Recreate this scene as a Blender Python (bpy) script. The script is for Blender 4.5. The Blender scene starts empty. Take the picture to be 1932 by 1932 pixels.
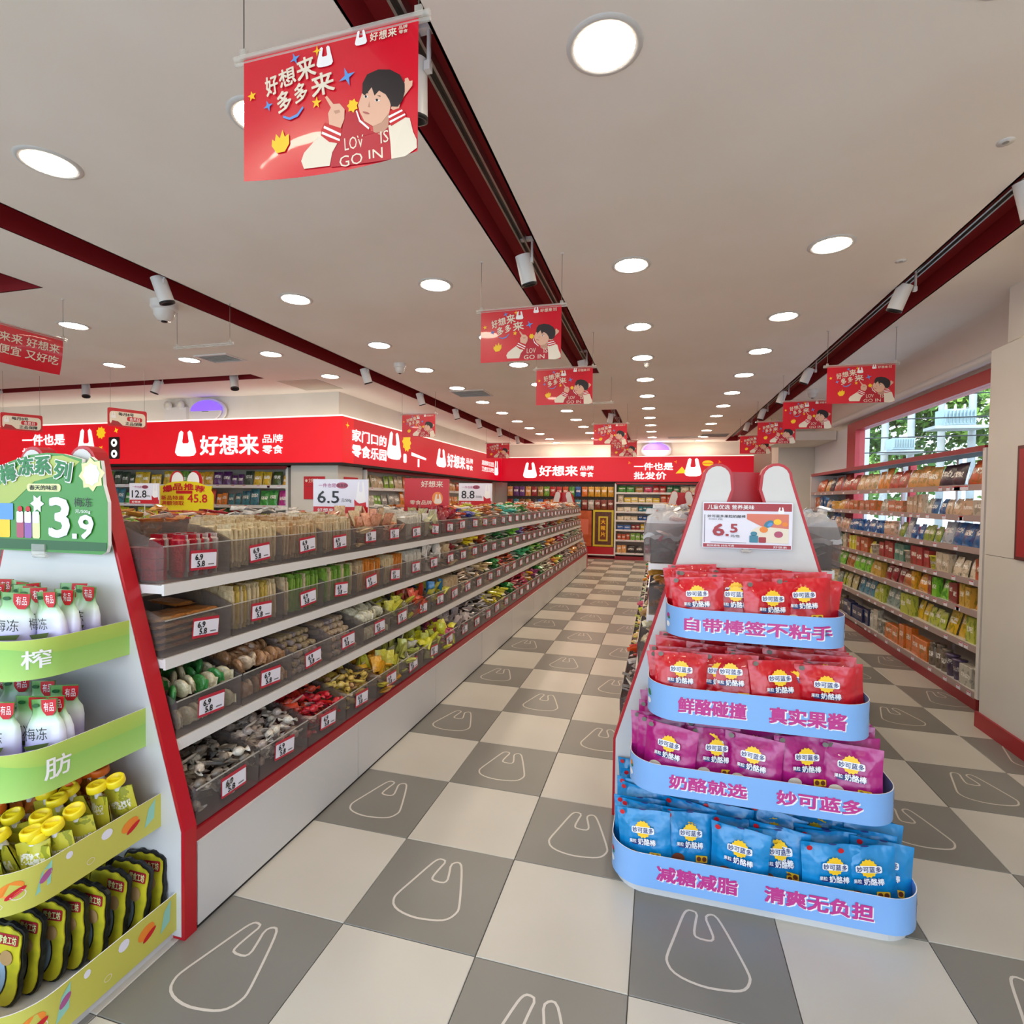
import bpy, math, random
from mathutils import Vector, Matrix
R = random.Random(7)
PI = math.pi
S = bpy.context.scene
COL = S.collection

# ------------------------------------------------------------------ camera, world, exposure
def setup_camera():
    cam = bpy.data.cameras.new('camera')
    cam.sensor_width = 36.0
    cam.lens = 1010.5 / 1932 * 36.0
    cam.clip_start = 0.05
    cam.clip_end = 200
    o = bpy.data.objects.new('camera', cam)
    COL.objects.link(o)
    yaw, pitch, roll = -0.268976, -0.026215, 0.012205
    cy, sy, cp, sp, cr, sr = math.cos(yaw), math.sin(yaw), math.cos(pitch), math.sin(pitch), math.cos(roll), math.sin(roll)
    fwd = Vector((sy * cp, cy * cp, sp))
    right = Vector((cy, -sy, 0))
    up = right.cross(fwd)
    r2 = right * cr + up * sr
    u2 = -right * sr + up * cr
    M = Matrix((( r2.x, u2.x, -fwd.x, 0.5658), (r2.y, u2.y, -fwd.y, -1.6579), (r2.z, u2.z, -fwd.z, 1.5315), (0, 0, 0, 1)))
    o.matrix_world = M
    S.camera = o
setup_camera()
S.view_settings.view_transform = 'Standard'
S.view_settings.look = 'None'
S.view_settings.gamma = 1
S.view_settings.use_curve_mapping = False
S.view_settings.exposure = 1.32
S.cycles.use_denoising = True
S.cycles.max_bounces = 9
S.cycles.diffuse_bounces = 6
S.cycles.glossy_bounces = 3
S.cycles.transparent_max_bounces = 12
S.cycles.caustics_reflective = False
S.cycles.caustics_refractive = False
S.cycles.sample_clamp_indirect = 6

W = bpy.data.worlds.new('world')
S.world = W
W.use_nodes = True
wn = W.node_tree.nodes
wl = W.node_tree.links
bg = wn['Background']
tcw = wn.new('ShaderNodeTexCoord')
sep = wn.new('ShaderNodeSeparateXYZ')
wl.new(tcw.outputs['Generated'], sep.inputs[0])
rmp = wn.new('ShaderNodeValToRGB')
rmp.color_ramp.elements[0].position = 0.0
rmp.color_ramp.elements[0].color = (0.80, 0.88, 1.0, 1)
rmp.color_ramp.elements[1].position = 0.6
rmp.color_ramp.elements[1].color = (0.50, 0.68, 1.0, 1)
wl.new(sep.outputs['Z'], rmp.inputs[0])
wl.new(rmp.outputs[0], bg.inputs['Color'])
bg.inputs['Strength'].default_value = 1.9
LAMP = 23.0      # emission of the ceiling downlights
SIGN = 0.24      # emission of the backlit fascia signs

sun = bpy.data.lights.new('sun', 'SUN')
sun.energy = 3.0
sun.angle = 0.02
sun.color = (1.0, 0.95, 0.86)
so = bpy.data.objects.new('sun', sun)
so.rotation_euler = (math.radians(22), 0, math.radians(-35))
COL.objects.link(so)

# ------------------------------------------------------------------ helpers
def lin(h):
    if isinstance(h, tuple): return h
    h = h.lstrip('#')
    if len(h) == 3: h = ''.join(q * 2 for q in h)
    c = [int(h[i:i + 2], 16) / 255 for i in (0, 2, 4)]
    return tuple(x / 12.92 if x <= 0.04045 else ((x + 0.055) / 1.055) ** 2.4 for x in c)
MATS = {}
def mat(name, color='#ffffff', rough=0.5, metal=0.0, spec=0.5, emit=0.0, coat=0.0, alpha=1.0, ecol=None):
    if name in MATS: return MATS[name]
    m = bpy.data.materials.new(name)
    m.use_nodes = True
    b = m.node_tree.nodes['Principled BSDF']
    c = lin(color)
    b.inputs['Base Color'].default_value = (*c, 1)
    b.inputs['Roughness'].default_value = rough
    b.inputs['Metallic'].default_value = metal
    b.inputs['Specular IOR Level'].default_value = spec
    b.inputs['Coat Weight'].default_value = coat
    if emit:
        b.inputs['Emission Color'].default_value = (*(lin(ecol) if ecol else c), 1)
        b.inputs['Emission Strength'].default_value = emit
    MATS[name] = m
    return m
def N(m, t, **kw):
    n = m.node_tree.nodes.new(t)
    for k, v in kw.items(): setattr(n, k, v)
    return n
def K(m, a, b): m.node_tree.links.new(a, b)
def mth(m, op, a, b=None, c=None):
    n = N(m, 'ShaderNodeMath', operation=op)
    for i, v in enumerate((a, b, c)):
        if v is None: continue
        if isinstance(v, (int, float)): n.inputs[i].default_value = v
        else: K(m, v, n.inputs[i])
    return n.outputs[0]
def mixc(m, fac, a, b):
    n = N(m, 'ShaderNodeMix', data_type='RGBA')
    for s, v in ((n.inputs[0], fac), (n.inputs[6], a), (n.inputs[7], b)):
        if isinstance(v, (int, float)): s.default_value = v
        elif isinstance(v, (tuple, str)): s.default_value = (*lin(v), 1)
        else: K(m, v, s)
    return n.outputs[2]

def noisy(name, color, color2, scale=6, rough=0.5, bump=0.0, spec=0.5, coat=0.0, coord='Object', lo=0.35, hi=0.65, detail=3):
    m = mat(name, color, rough, spec=spec, coat=coat)
    b = m.node_tree.nodes['Principled BSDF']
    tc = N(m, 'ShaderNodeTexCoord')
    no = N(m, 'ShaderNodeTexNoise')
    no.inputs['Scale'].default_value = scale
    no.inputs['Detail'].default_value = detail
    K(m, tc.outputs[coord], no.inputs['Vector'])
    mr = N(m, 'ShaderNodeMapRange')
    mr.inputs[1].default_value = lo; mr.inputs[2].default_value = hi
    K(m, no.outputs[0], mr.inputs[0])
    K(m, mixc(m, mr.outputs[0], color, color2), b.inputs['Base Color'])
    if bump:
        bp = N(m, 'ShaderNodeBump')
        bp.inputs['Strength'].default_value = bump
        bp.inputs['Distance'].default_value = 0.01
        K(m, no.outputs[0], bp.inputs['Height'])
        K(m, bp.outputs[0], b.inputs['Normal'])
    return m

def objcol(name, kind):
    """packaging whose ground colour is the object's own colour, with printed areas"""
    m = mat(name, '#ffffff', 0.32, coat=0.35)
    b = m.node_tree.nodes['Principled BSDF']
    oi = N(m, 'ShaderNodeObjectInfo')
    tc = N(m, 'ShaderNodeTexCoord')
    off = N(m, 'ShaderNodeVectorMath', operation='ADD')
    cb = N(m, 'ShaderNodeCombineXYZ')
    r50 = mth(m, 'MULTIPLY', oi.outputs['Random'], 37.0)
    for i in range(3): K(m, r50, cb.inputs[i])
    K(m, tc.outputs['Generated'], off.inputs[0]); K(m, cb.outputs[0], off.inputs[1])
    sp = N(m, 'ShaderNodeSeparateXYZ'); K(m, tc.outputs['Generated'], sp.inputs[0])
    col = oi.outputs['Color']
    if kind == 'pack':
        no = N(m, 'ShaderNodeTexNoise'); no.inputs['Scale'].default_value = 3.2; no.inputs['Detail'].default_value = 2
        K(m, off.outputs[0], no.inputs['Vector'])
        blot = mth(m, 'GREATER_THAN', no.outputs[0], 0.56)
        hs = N(m, 'ShaderNodeHueSaturation'); K(m, col, hs.inputs['Color'])
        hs.inputs['Value'].default_value = 0.45; hs.inputs['Hue'].default_value = 0.54
        c1 = mixc(m, mth(m, 'MULTIPLY', blot, 0.75), col, hs.outputs[0])
        dx = mth(m, 'ABSOLUTE', mth(m, 'SUBTRACT', sp.outputs[0], 0.5))
        cz = mth(m, 'ADD', 0.45, mth(m, 'MULTIPLY', oi.outputs['Random'], 0.25))
        dz = mth(m, 'ABSOLUTE', mth(m, 'SUBTRACT', sp.outputs[2], cz))
        band = mth(m, 'MULTIPLY', mth(m, 'LESS_THAN', dx, 0.36), mth(m, 'LESS_THAN', dz, 0.11))
        n2 = N(m, 'ShaderNodeTexNoise'); n2.inputs['Scale'].default_value = 14
        K(m, off.outputs[0], n2.inputs['Vector'])
        letter = mth(m, 'GREATER_THAN', n2.outputs[0], 0.47)
        c2 = mixc(m, mth(m, 'MULTIPLY', mth(m, 'MULTIPLY', band, letter), 0.9), c1, (0.9, 0.88, 0.82))
        K(m, c2, b.inputs['Base Color'])
    else:
        no = N(m, 'ShaderNodeTexNoise'); no.inputs['Scale'].default_value = 5.0 if kind == 'snack' else 9.0
        no.inputs['Detail'].default_value = 2
        K(m, off.outputs[0], no.inputs['Vector'])
        mr = N(m, 'ShaderNodeMapRange'); mr.inputs[1].default_value = 0.42; mr.inputs[2].default_value = 0.62
        K(m, no.outputs[0], mr.inputs[0])
        hs = N(m, 'ShaderNodeHueSaturation'); K(m, col, hs.inputs['Color'])
        hs.inputs['Value'].default_value = 0.62; hs.inputs['Hue'].default_value = 0.485; hs.inputs['Saturation'].default_value = 1.15
        c1 = mixc(m, mth(m, 'MULTIPLY', mr.outputs[0], 0.6), col, hs.outputs[0])
        if kind == 'heap':
            geo = N(m, 'ShaderNodeNewGeometry')
            isl = geo.outputs['Random Per Island']
            v = mth(m, 'ADD', 0.8, mth(m, 'MULTIPLY', isl, 0.6))
            hs2 = N(m, 'ShaderNodeHueSaturation'); K(m, c1, hs2.inputs['Color']); K(m, v, hs2.inputs['Value'])
            K(m, mth(m, 'ADD', 0.47, mth(m, 'MULTIPLY', isl, 0.06)), hs2.inputs['Hue'])
            pale = mth(m, 'GREATER_THAN', mth(m, 'FRACT', mth(m, 'MULTIPLY', isl, 17.3)), 0.78)
            c1 = mixc(m, mth(m, 'MULTIPLY', pale, 0.7), hs2.outputs[0], (0.75, 0.72, 0.66))
        K(m, c1, b.inputs['Base Color'])
        b.inputs['Roughness'].default_value = 0.28
        nb = N(m, 'ShaderNodeTexNoise'); nb.inputs['Scale'].default_value = 60
        K(m, tc.outputs['Object'], nb.inputs['Vector'])
        bp = N(m, 'ShaderNodeBump'); bp.inputs['Strength'].default_value = 0.6; bp.inputs['Distance'].default_value = 0.01
        K(m, nb.outputs[0], bp.inputs['Height']); K(m, bp.outputs[0], b.inputs['Normal'])
    return m

def clear(name, tint, amount, rough=0.12):
    """thin clear plastic sheet: mostly see-through, partly tinted and glossy"""
    m = bpy.data.materials.new(name); m.use_nodes = True
    nt = m.node_tree; nt.nodes.clear()
    out = nt.nodes.new('ShaderNodeOutputMaterial')
    tr = nt.nodes.new('ShaderNodeBsdfTransparent'); tr.inputs[0].default_value = (*[0.5 + 0.5 * x for x in lin(tint)], 1)
    pr = nt.nodes.new('ShaderNodeBsdfPrincipled'); pr.inputs['Base Color'].default_value = (*lin(tint), 1); pr.inputs['Roughness'].default_value = rough
    mx = nt.nodes.new('ShaderNodeMixShader')
    fr0 = nt.nodes.new('ShaderNodeLayerWeight'); fr0.inputs[0].default_value = .5
    fr = nt.nodes.new('ShaderNodeMath'); fr.operation = 'POWER'; fr.inputs[1].default_value = 5 if name != 'window_glass' else 12
    nt.links.new(fr0.outputs['Facing'], fr.inputs[0])
    ad = nt.nodes.new('ShaderNodeMath'); ad.operation = 'ADD'; ad.inputs[1].default_value = amount; ad.use_clamp = True
    nt.links.new(fr.outputs[0], ad.inputs[0]); nt.links.new(ad.outputs[0], mx.inputs[0])
    nt.links.new(tr.outputs[0], mx.inputs[1]); nt.links.new(pr.outputs[0], mx.inputs[2]); nt.links.new(mx.outputs[0], out.inputs[0])
    MATS[name] = m
    return m

class MB:
    def __init__(s): s.v = []; s.f = []; s.m = []; s.mats = []; s.smooth = []
    def mi(s, m):
        if m not in s.mats: s.mats.append(m)
        return s.mats.index(m)
    def add(s, vs, fs, m, smooth=False):
        o = len(s.v); k = s.mi(m)
        s.v += [tuple(v) for v in vs]
        for f in fs:
            s.f.append(tuple(i + o for i in f)); s.m.append(k); s.smooth.append(smooth)
        return s
    def box(s, x0, x1, y0, y1, z0, z1, m):
        vs = [(x0, y0, z0), (x1, y0, z0), (x1, y1, z0), (x0, y1, z0), (x0, y0, z1), (x1, y0, z1), (x1, y1, z1), (x0, y1, z1)]
        return s.add(vs, [(0, 3, 2, 1), (4, 5, 6, 7), (0, 1, 5, 4), (1, 2, 6, 5), (2, 3, 7, 6), (3, 0, 4, 7)], m)
    def tbox(s, M, sx, sy, sz, m):
        vs = [M @ Vector((a * sx / 2, b * sy / 2, c * sz / 2)) for a, b, c in
              ((-1, -1, -1), (1, -1, -1), (1, 1, -1), (-1, 1, -1), (-1, -1, 1), (1, -1, 1), (1, 1, 1), (-1, 1, 1))]
        return s.add(vs, [(0, 3, 2, 1), (4, 5, 6, 7), (0, 1, 5, 4), (1, 2, 6, 5), (2, 3, 7, 6), (3, 0, 4, 7)], m)
    def cyl(s, p0, p1, r0, m, r1=None, n=12, caps=True, smooth=True):
        p0 = Vector(p0); p1 = Vector(p1); r1 = r0 if r1 is None else r1
        d = (p1 - p0).normalized()
        a = d.orthogonal().normalized(); b = d.cross(a)
        vs = []
        for p, r in ((p0, r0), (p1, r1)):
            for i in range(n):
                t = 2 * PI * i / n
                vs.append(p + (a * math.cos(t) + b * math.sin(t)) * r)
        fs = [(i, (i + 1) % n, n + (i + 1) % n, n + i) for i in range(n)]
        s.add(vs, fs, m, smooth)
        if caps:
            s.add(vs[:n], [tuple(range(n))[::-1]], m); s.add(vs[n:], [tuple(range(n))], m)
        return s
    def lathe(s, prof, m, n=16, M=Matrix.Identity(4), smooth=True):
        vs = []
        for r, z in prof:
            for i in range(n):
                t = 2 * PI * i / n
                vs.append(M @ Vector((r * math.cos(t), r * math.sin(t), z)))
        fs = []
        for k in range(len(prof) - 1):
            for i in range(n):
                fs.append((k * n + i, k * n + (i + 1) % n, (k + 1) * n + (i + 1) % n, (k + 1) * n + i))
        return s.add(vs, fs, m, smooth)
    def prism(s, poly, m, fn, th=0.0, m2=None):
        """flat outline -> faces; fn maps (u,v,w) to 3D; th = thickness"""
        n = len(poly)
        a = [fn(u, v, 0) for u, v in poly]
        s.add(a, [tuple(range(n))], m)
        if th:
            b = [fn(u, v, th) for u, v in poly]
            s.add(b, [tuple(range(n))[::-1]], m)
            s.add(a + b, [(i, n + i, n + (i + 1) % n, (i + 1) % n) for i in range(n)], m2 or m)
        return s
    def mesh(s, name):
        me = bpy.data.meshes.new(name)
        me.from_pydata(s.v, [], s.f)
        for m in s.mats: me.materials.append(m)
        me.polygons.foreach_set('material_index', s.m)
        me.polygons.foreach_set('use_smooth', s.smooth)
        me.validate(); me.update()
        return me
    def obj(s, name, parent=None, loc=None):
        return link(name, s.mesh(name), parent, loc)
class Pieces:
    """every outline or word added becomes an object of its own"""
    def __init__(s): s.b = []
    def add(s, *a, **k): s.b.append(MB().add(*a, **k)); return s
    def prism(s, *a, **k): s.b.append(MB().prism(*a, **k)); return s
    def obj(s, name, parent=None): return [q.obj(name, parent) for q in s.b]
def link(name, me, parent=None, loc=None, rot=None, color=None):
    o = bpy.data.objects.new(name, me)
    COL.objects.link(o)
    if parent: o.parent = parent
    if loc is not None: o.location = loc
    if rot is not None: o.rotation_euler = rot
    if color is not None: o.color = (*lin(color), 1)
    return o
def tag(o, label=None, cat=None, group=None, kind=None):
    if label: o['label'] = label
    if cat: o['category'] = cat
    if group: o['group'] = group
    if kind: o['kind'] = kind
    return o
def thing(name, label, cat, loc=(0, 0, 0), rot=None, group=None):
    return tag(link(name, None, None, loc, rot), label, cat, group)
def struct(o, label=None):
    o['kind'] = 'structure'
    if label: o['label'] = label
    return o
def dup(o, parent=None):
    c = o.copy(); COL.objects.link(c)
    if parent: c.parent = parent
    for ch in o.children: dup(ch, c)
    return c

# --- lettering: outlines of the built-in font, fitted to a rectangle
TXT = {}
def glyphs(s, bold=0.0, res=2):
    key = (s, bold, res)
    if key in TXT: return TXT[key]
    cu = bpy.data.curves.new('t', 'FONT')
    cu.body = s; cu.size = 1.0; cu.offset = bold; cu.resolution_u = res
    cu.fill_mode = 'FRONT'
    ob = bpy.data.objects.new('t', cu)
    COL.objects.link(ob)
    me = ob.to_mesh()
    vs = [(v.co.x, v.co.y) for v in me.vertices]
    fs = [tuple(p.vertices) for p in me.polygons]
    ob.to_mesh_clear()
    bpy.data.objects.remove(ob); bpy.data.curves.remove(cu)
    TXT[key] = (vs, fs)
    return TXT[key]
def text(mb, s, fn, rect, m, bold=0.02, rot=0.0, w=0.0, res=2):
    """rect=(u0,v0,u1,v1); fn maps (u,v,w)->3D"""
    vs, fs = glyphs(s, 0.0, res)
    if not vs: return
    x0 = min(v[0] for v in vs); x1 = max(v[0] for v in vs); y0 = min(v[1] for v in vs); y1 = max(v[1] for v in vs)
    u0, v0, u1, v1 = rect
    cu, cv = (u0 + u1) / 2, (v0 + v1) / 2
    c, sn = math.cos(rot), math.sin(rot)
    q = max(0, bold) * min(1.0, (v1 - v0)) * .62
    allv = []; allf = []
    offs = [(0, 0)] if q <= 0 else [(0, 0), (q, q), (-q, -q), (q, -q), (-q, q)] + ([(q * 1.3, 0), (-q * 1.3, 0)] if bold > .03 else [])
    e_ = 1e-3; p0 = Vector(fn(cu, cv, w))
    nn = (Vector(fn(cu + e_, cv, w)) - p0).cross(Vector(fn(cu, cv + e_, w)) - p0)
    nn = nn.normalized() * (.00016 if (v1 - v0) < .15 else .0006)
    for q_, (dx, dy) in enumerate(offs):
        k = len(allv)
        for x, y in vs:
            a = ((x - x0) / (x1 - x0) - .5) * (u1 - u0 - 2 * q) + dx; b = ((y - y0) / max(y1 - y0, 1e-6) - .5) * (v1 - v0 - 2 * q) + dy
            allv.append(Vector(fn(cu + a * c - b * sn, cv + a * sn + b * c, w)) + nn * q_)
        allf += [tuple(i + k for i in f_) for f_ in fs]
    mb.add(allv, allf, m)
def rrect(u0, v0, u1, v1, r, n=5):
    out = []
    for cx, cy, a0 in ((u1 - r, v0 + r, -90), (u1 - r, v1 - r, 0), (u0 + r, v1 - r, 90), (u0 + r, v0 + r, 180)):
        for i in range(n + 1):
            t = math.radians(a0 + 90 * i / n)
            out.append((cx + r * math.cos(t), cy + r * math.sin(t)))
    return out
def ell(cx, cy, rx, ry, n=16, rot=0):
    return [(cx + rx * math.cos(2 * PI * i / n) * math.cos(rot) - ry * math.sin(2 * PI * i / n) * math.sin(rot),
             cy + rx * math.cos(2 * PI * i / n) * math.sin(rot) + ry * math.sin(2 * PI * i / n) * math.cos(rot)) for i in range(n)]
def star(cx, cy, r, q, n, rot=0):
    return [(cx + (r if i % 2 == 0 else q) * math.cos(PI * i / n + rot), cy + (r if i % 2 == 0 else q) * math.sin(PI * i / n + rot)) for i in range(2 * n)]
BAG = [(.30, 1.0), (.40, .93), (.37, .72), (.34, .56), (.38, .50), (.60, .50), (.66, .56), (.63, .72), (.60, .93), (.70, 1.0), (.80, .92), (.88, .6), (.97, .30), (1.0, .15), (.90, .03), (.70, 0), (.30, 0), (.10, .03), (0, .15), (.03, .30), (.12, .6), (.20, .92)]
def bagpoly(u0, v0, u1, v1): return [(u0 + a * (u1 - u0), v0 + b * (v1 - v0)) for a, b in BAG]
ORD = ['first', 'second', 'third', 'fourth', 'fifth', 'sixth', 'seventh', 'eighth', 'ninth', 'tenth', 'eleventh', 'twelfth', 'thirteenth', 'fourteenth', 'fifteenth', 'sixteenth', 'seventeenth', 'eighteenth', 'nineteenth', 'twentieth']
def ordn(i):
    if i < 20: return ORD[i]
    t = (i + 1) // 10; r = (i + 1) % 10
    tens = {2: 'twenty', 3: 'thirty', 4: 'forty', 5: 'fifty', 6: 'sixty'}[t]
    return tens + ('-' + ORD[r - 1] if r else 'th')

# ------------------------------------------------------------------ materials
M_ceil = noisy('ceiling_paint', '#f3ece5', '#eee5dc', 1.2, 0.85)
M_wall = noisy('wall_paint', '#e4e0d8', '#dcd7ce', 1.5, 0.7)
M_panelwall = noisy('wall_panel', '#d6d2c9', '#cfcac0', 1.5, 0.45)
M_white = mat('white_laminate', '#cfcdcb', 0.35)
M_wmetal = mat('white_metal', '#dcdad8', 0.35)
M_red = mat('red_lacquer', '#b3101f', 0.35)
M_ledge = mat('ledge_red', '#9c1a26', 0.4)
M_dred = mat('trough_red', '#8c0d18', 0.7)
M_alu = mat('aluminium', '#a9a8a4', 0.35, 0.8)
M_dark = mat('dark_gap', '#161415', 0.7)
M_black = mat('black_plastic', '#101012', 0.4)
M_trackc = mat('track_channel', '#55524c', 0.4, 0.5)
M_lamp = mat('lamp_glow', '#ffffff', 0.5, emit=LAMP, ecol='#ffecd2')
M_signred = mat('sign_red', '#d00018', 0.4, emit=SIGN, ecol='#e0001c')
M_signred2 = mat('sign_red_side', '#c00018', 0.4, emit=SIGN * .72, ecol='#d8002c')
M_signwhite = mat('sign_white', '#ffffff', 0.4, emit=0.32)
M_signyel = mat('sign_yellow', '#ffd21c', 0.4, emit=0.2)
M_signor = mat('sign_orange', '#f08a1c', 0.4, emit=0.18)
M_signblk = mat('sign_black', '#2a0a10', 0.4)
M_pwhite = mat('print_white', '#f2f0f0', 0.4)
M_paper = mat('paper_white', '#e4e2ee', 0.4)
M_pred = mat('print_red', '#c4101f', 0.4)
M_pdred = mat('print_dark_red', '#a3222c', 0.35)
M_pblack = mat('print_black', '#17161a', 0.45)
M_pgrey = mat('print_grey', '#6d6a70', 0.45)
M_pyel = mat('print_yellow', '#f6c51e', 0.4)
M_pblue = mat('print_blue', '#5a95d8', 0.4)
M_pnavy = mat('print_navy', '#1e2f6e', 0.4)
M_ppink = mat('print_pink', '#c13a8a', 0.4)
M_pmag = mat('print_magenta', '#b02a7c', 0.4)
M_pgreen = mat('print_green', '#1f7a3c', 0.4)
M_porange = mat('print_orange', '#e9862a', 0.4)
M_bannerred = mat('banner_red', '#d0142a', 0.28, coat=0.3)
M_skin = mat('print_skin', '#e0b096', 0.4)
M_cream = mat('print_cream', '#e6dac6', 0.4)
M_hair = mat('print_hair', '#241c1e', 0.4)
M_clearrail = clear('clear_plastic_rail', '#e8e6e0', 0.35)
M_wire = mat('steel_wire', '#77726c', 0.4, 0.6)
M_bin = clear('bin_acrylic', '#a89f9b', 0.20, .2)
M_glass = clear('window_glass', '#f2fbf8', 0.03, 0.03)
M_film = clear('crumpled_film', '#e4e6ea', 0.5, 0.15)
M_blueband = noisy('blue_band', '#86b4ea', '#7fadE6', 2, 0.35)
M_pack = objcol('pack_print', 'pack')
M_snack = objcol('snack_wrapper', 'snack')
M_heap = objcol('snack_heap', 'heap')
def plaincol():
    m = mat('foil_bag', '#ffffff', 0.27, coat=0.4)
    b = m.node_tree.nodes['Principled BSDF']
    oi = N(m, 'ShaderNodeObjectInfo'); K(m, oi.outputs['Color'], b.inputs['Base Color'])
    tc = N(m, 'ShaderNodeTexCoord'); no = N(m, 'ShaderNodeTexNoise'); no.inputs['Scale'].default_value = 14; no.inputs['Detail'].default_value = 2
    K(m, tc.outputs['Object'], no.inputs['Vector'])
    bp = N(m, 'ShaderNodeBump'); bp.inputs['Strength'].default_value = 0.9; bp.inputs['Distance'].default_value = 0.02
    K(m, no.outputs[0], bp.inputs['Height']); K(m, bp.outputs[0], b.inputs['Normal'])
    return m
M_foil = plaincol()
M_tileL = noisy('tile_light', '#c8c4b9', '#c0bbaf', 1.3, 0.3, coord='Object')
M_tileD = noisy('tile_dark', '#83817b', '#7b7972', 1.3, 0.33, coord='Object')
M_outline = mat('tile_print', '#cfc8be', 0.35)
M_grout = mat('grout', '#6f685e', 0.8)

# ------------------------------------------------------------------ the room
T = 0.5
XL, XR, YF, YB, H = -11.0, 3.22, -3.25, 12.75, 3.0
floor = struct(MB().box(XL, XR + .2, YF, YB, -0.06, -0.012, M_grout).obj('floor'), 'checkered floor of grey and cream tiles')
OUT = [[1.406, 0.832], [1.458, 0.815], [1.437, 0.714], [1.421, 0.61], [1.436, 0.576], [1.527, 0.57], [1.554, 0.601], [1.537, 0.683], [1.509, 0.787], [1.542, 0.828], [1.586, 0.824], [1.628, 0.73], [1.7, 0.515], [1.745, 0.367], [1.748, 0.319], [1.715, 0.248], [1.66, 0.214], [1.558, 0.195], [1.456, 0.188], [1.341, 0.209], [1.263, 0.251], [1.231, 0.317], [1.235, 0.371], [1.284, 0.531], [1.349, 0.751], [1.375, 0.812]]
def tile_me(m, name):
    g = 0.0012; b = MB(); e = 0.002
    x0, x1 = -T / 2 + g, T / 2 - g
    b.add([(x0, x0, -.012), (x1, x0, -.012), (x1, x1, -.012), (x0, x1, -.012), (x0, x0, -e), (x1, x0, -e), (x1, x1, -e), (x0, x1, -e),
           (x0 + e, x0 + e, 0), (x1 - e, x0 + e, 0), (x1 - e, x1 - e, 0), (x0 + e, x1 - e, 0)],
          [(0, 1, 5, 4), (1, 2, 6, 5), (2, 3, 7, 6), (3, 0, 4, 7), (4, 5, 9, 8), (5, 6, 10, 9), (6, 7, 11, 10), (7, 4, 8, 11), (8, 9, 10, 11)], m)
    return b.mesh(name)
def outline_me():
    pts = [Vector(((a - 1.5) * T, (b - .5) * T, 0)) for a, b in OUT]
    # smooth the closed line once (Chaikin) and give it a width
    q = []
    for i in range(len(pts)):
        a, b = pts[i], pts[(i + 1) % len(pts)]
        q += [a * .75 + b * .25, a * .25 + b * .75]
    n = len(q); L = []; Rr = []
    for i in range(n):
        t = (q[(i + 1) % n] - q[i - 1]).normalized(); nn = Vector((-t.y, t.x, 0)) * 0.0042
        L.append(q[i] + nn + Vector((0, 0, .0006))); Rr.append(q[i] - nn + Vector((0, 0, .0006)))
    b = MB()
    b.add(L + Rr, [(i, (i + 1) % n, n + (i + 1) % n, n + i) for i in range(n)], M_outline)
    return b.mesh('bag_outline')
TL, TD, OL = tile_me(M_tileL, 'tile'), tile_me(M_tileD, 'tile'), outline_me()
cam_xy = Vector((.566, -1.658))
cells = []
rest = MB()
for i in range(-22, 7):
    for j in range(-6, 26):
        x, y = (i + .5) * T, (j + .5) * T
        if x > XR + .1 or y > YB or y < YF: continue
        vis = (-1.05 < x < .5 and y > -.6) or (-1.6 < x < 3.2 and -.6 < y < .5) or (1.3 < x < 2.95 and y > -.6 and y < 9) or (-1.2 < x < .6 and y > 11)
        d = (Vector((x, y)) - cam_xy).length
        cells.append((0 if vis else 1, d, i, j, x, y))
cells.sort()
for k, (v, d, i, j, x, y) in enumerate(cells):
    dark = (i + j) % 2 != 0
    if k < 292 and d < 15:
        o = link('tile', TD if dark else TL, floor, (x, y, 0))
        if dark: link('bag_outline', OL, o)
    else:
        g = .0012
        rest.add([(x - T / 2 + g, y - T / 2 + g, 0), (x + T / 2 - g, y - T / 2 + g, 0), (x + T / 2 - g, y + T / 2 - g, 0), (x - T / 2 + g, y + T / 2 - g, 0)], [(0, 1, 2, 3)], M_tileD if dark else M_tileL)
        if dark: rest.add([(v_.co.x + x, v_.co.y + y, v_.co.z) for v_ in OL.vertices], [tuple(p.vertices) for p in OL.polygons], M_outline)
tag(rest.obj('tiles', floor), kind='stuff')

# ceiling with recessed red troughs
TR = [(-.385, -.155, -3.0, 4.66), (-.385, -.155, 7.28, 12.55), (2.10, 2.37, -3.0, 12.5), (-2.99, -2.70, -3.0, 12.4),
      (-11.0, -4.28, 3.83, 4.05), (-10.9, -3.74, .86, 1.18)]
xs = sorted({XL, 2.95, *[t[0] for t in TR], *[t[1] for t in TR]})
ys = sorted({YF, YB, *[t[2] for t in TR], *[t[3] for t in TR]})
cb = MB()
for a in range(len(xs) - 1):
    for c in range(len(ys) - 1):
        mx, my = (xs[a] + xs[a + 1]) / 2, (ys[c] + ys[c + 1]) / 2
        if any(t[0] < mx < t[1] and t[2] < my < t[3] for t in TR): continue
        cb.add([(xs[a], ys[c], H), (xs[a + 1], ys[c], H), (xs[a + 1], ys[c + 1], H), (xs[a], ys[c + 1], H)], [(0, 3, 2, 1)], M_ceil)
struct(MB().box(XL, XR + .3, YF, YB, 3.3, 3.36, M_ceil).obj('ceiling.001'), 'roof slab above the ceiling')
struct(cb.obj('ceiling'), 'flat cream ceiling with recessed red troughs')
for k, (x0, x1, y0, y1) in enumerate(TR):
    b = MB(); d = .13; w = .01
    b.box(x0 - w, x0, y0 - w, y1 + w, H + .0, H + d, M_dred).box(x1, x1 + w, y0 - w, y1 + w, H + .0, H + d, M_dred)
    b.box(x0, x1, y0 - w, y0, H, H + d, M_dred).box(x0, x1, y1, y1 + w, H, H + d, M_dred).box(x0 - w, x1 + w, y0 - w, y1 + w, H + d, H + d + .01, M_dred)
    struct(b.obj('trim_%d' % (k + 1)), 'recessed red ceiling trough')

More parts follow.
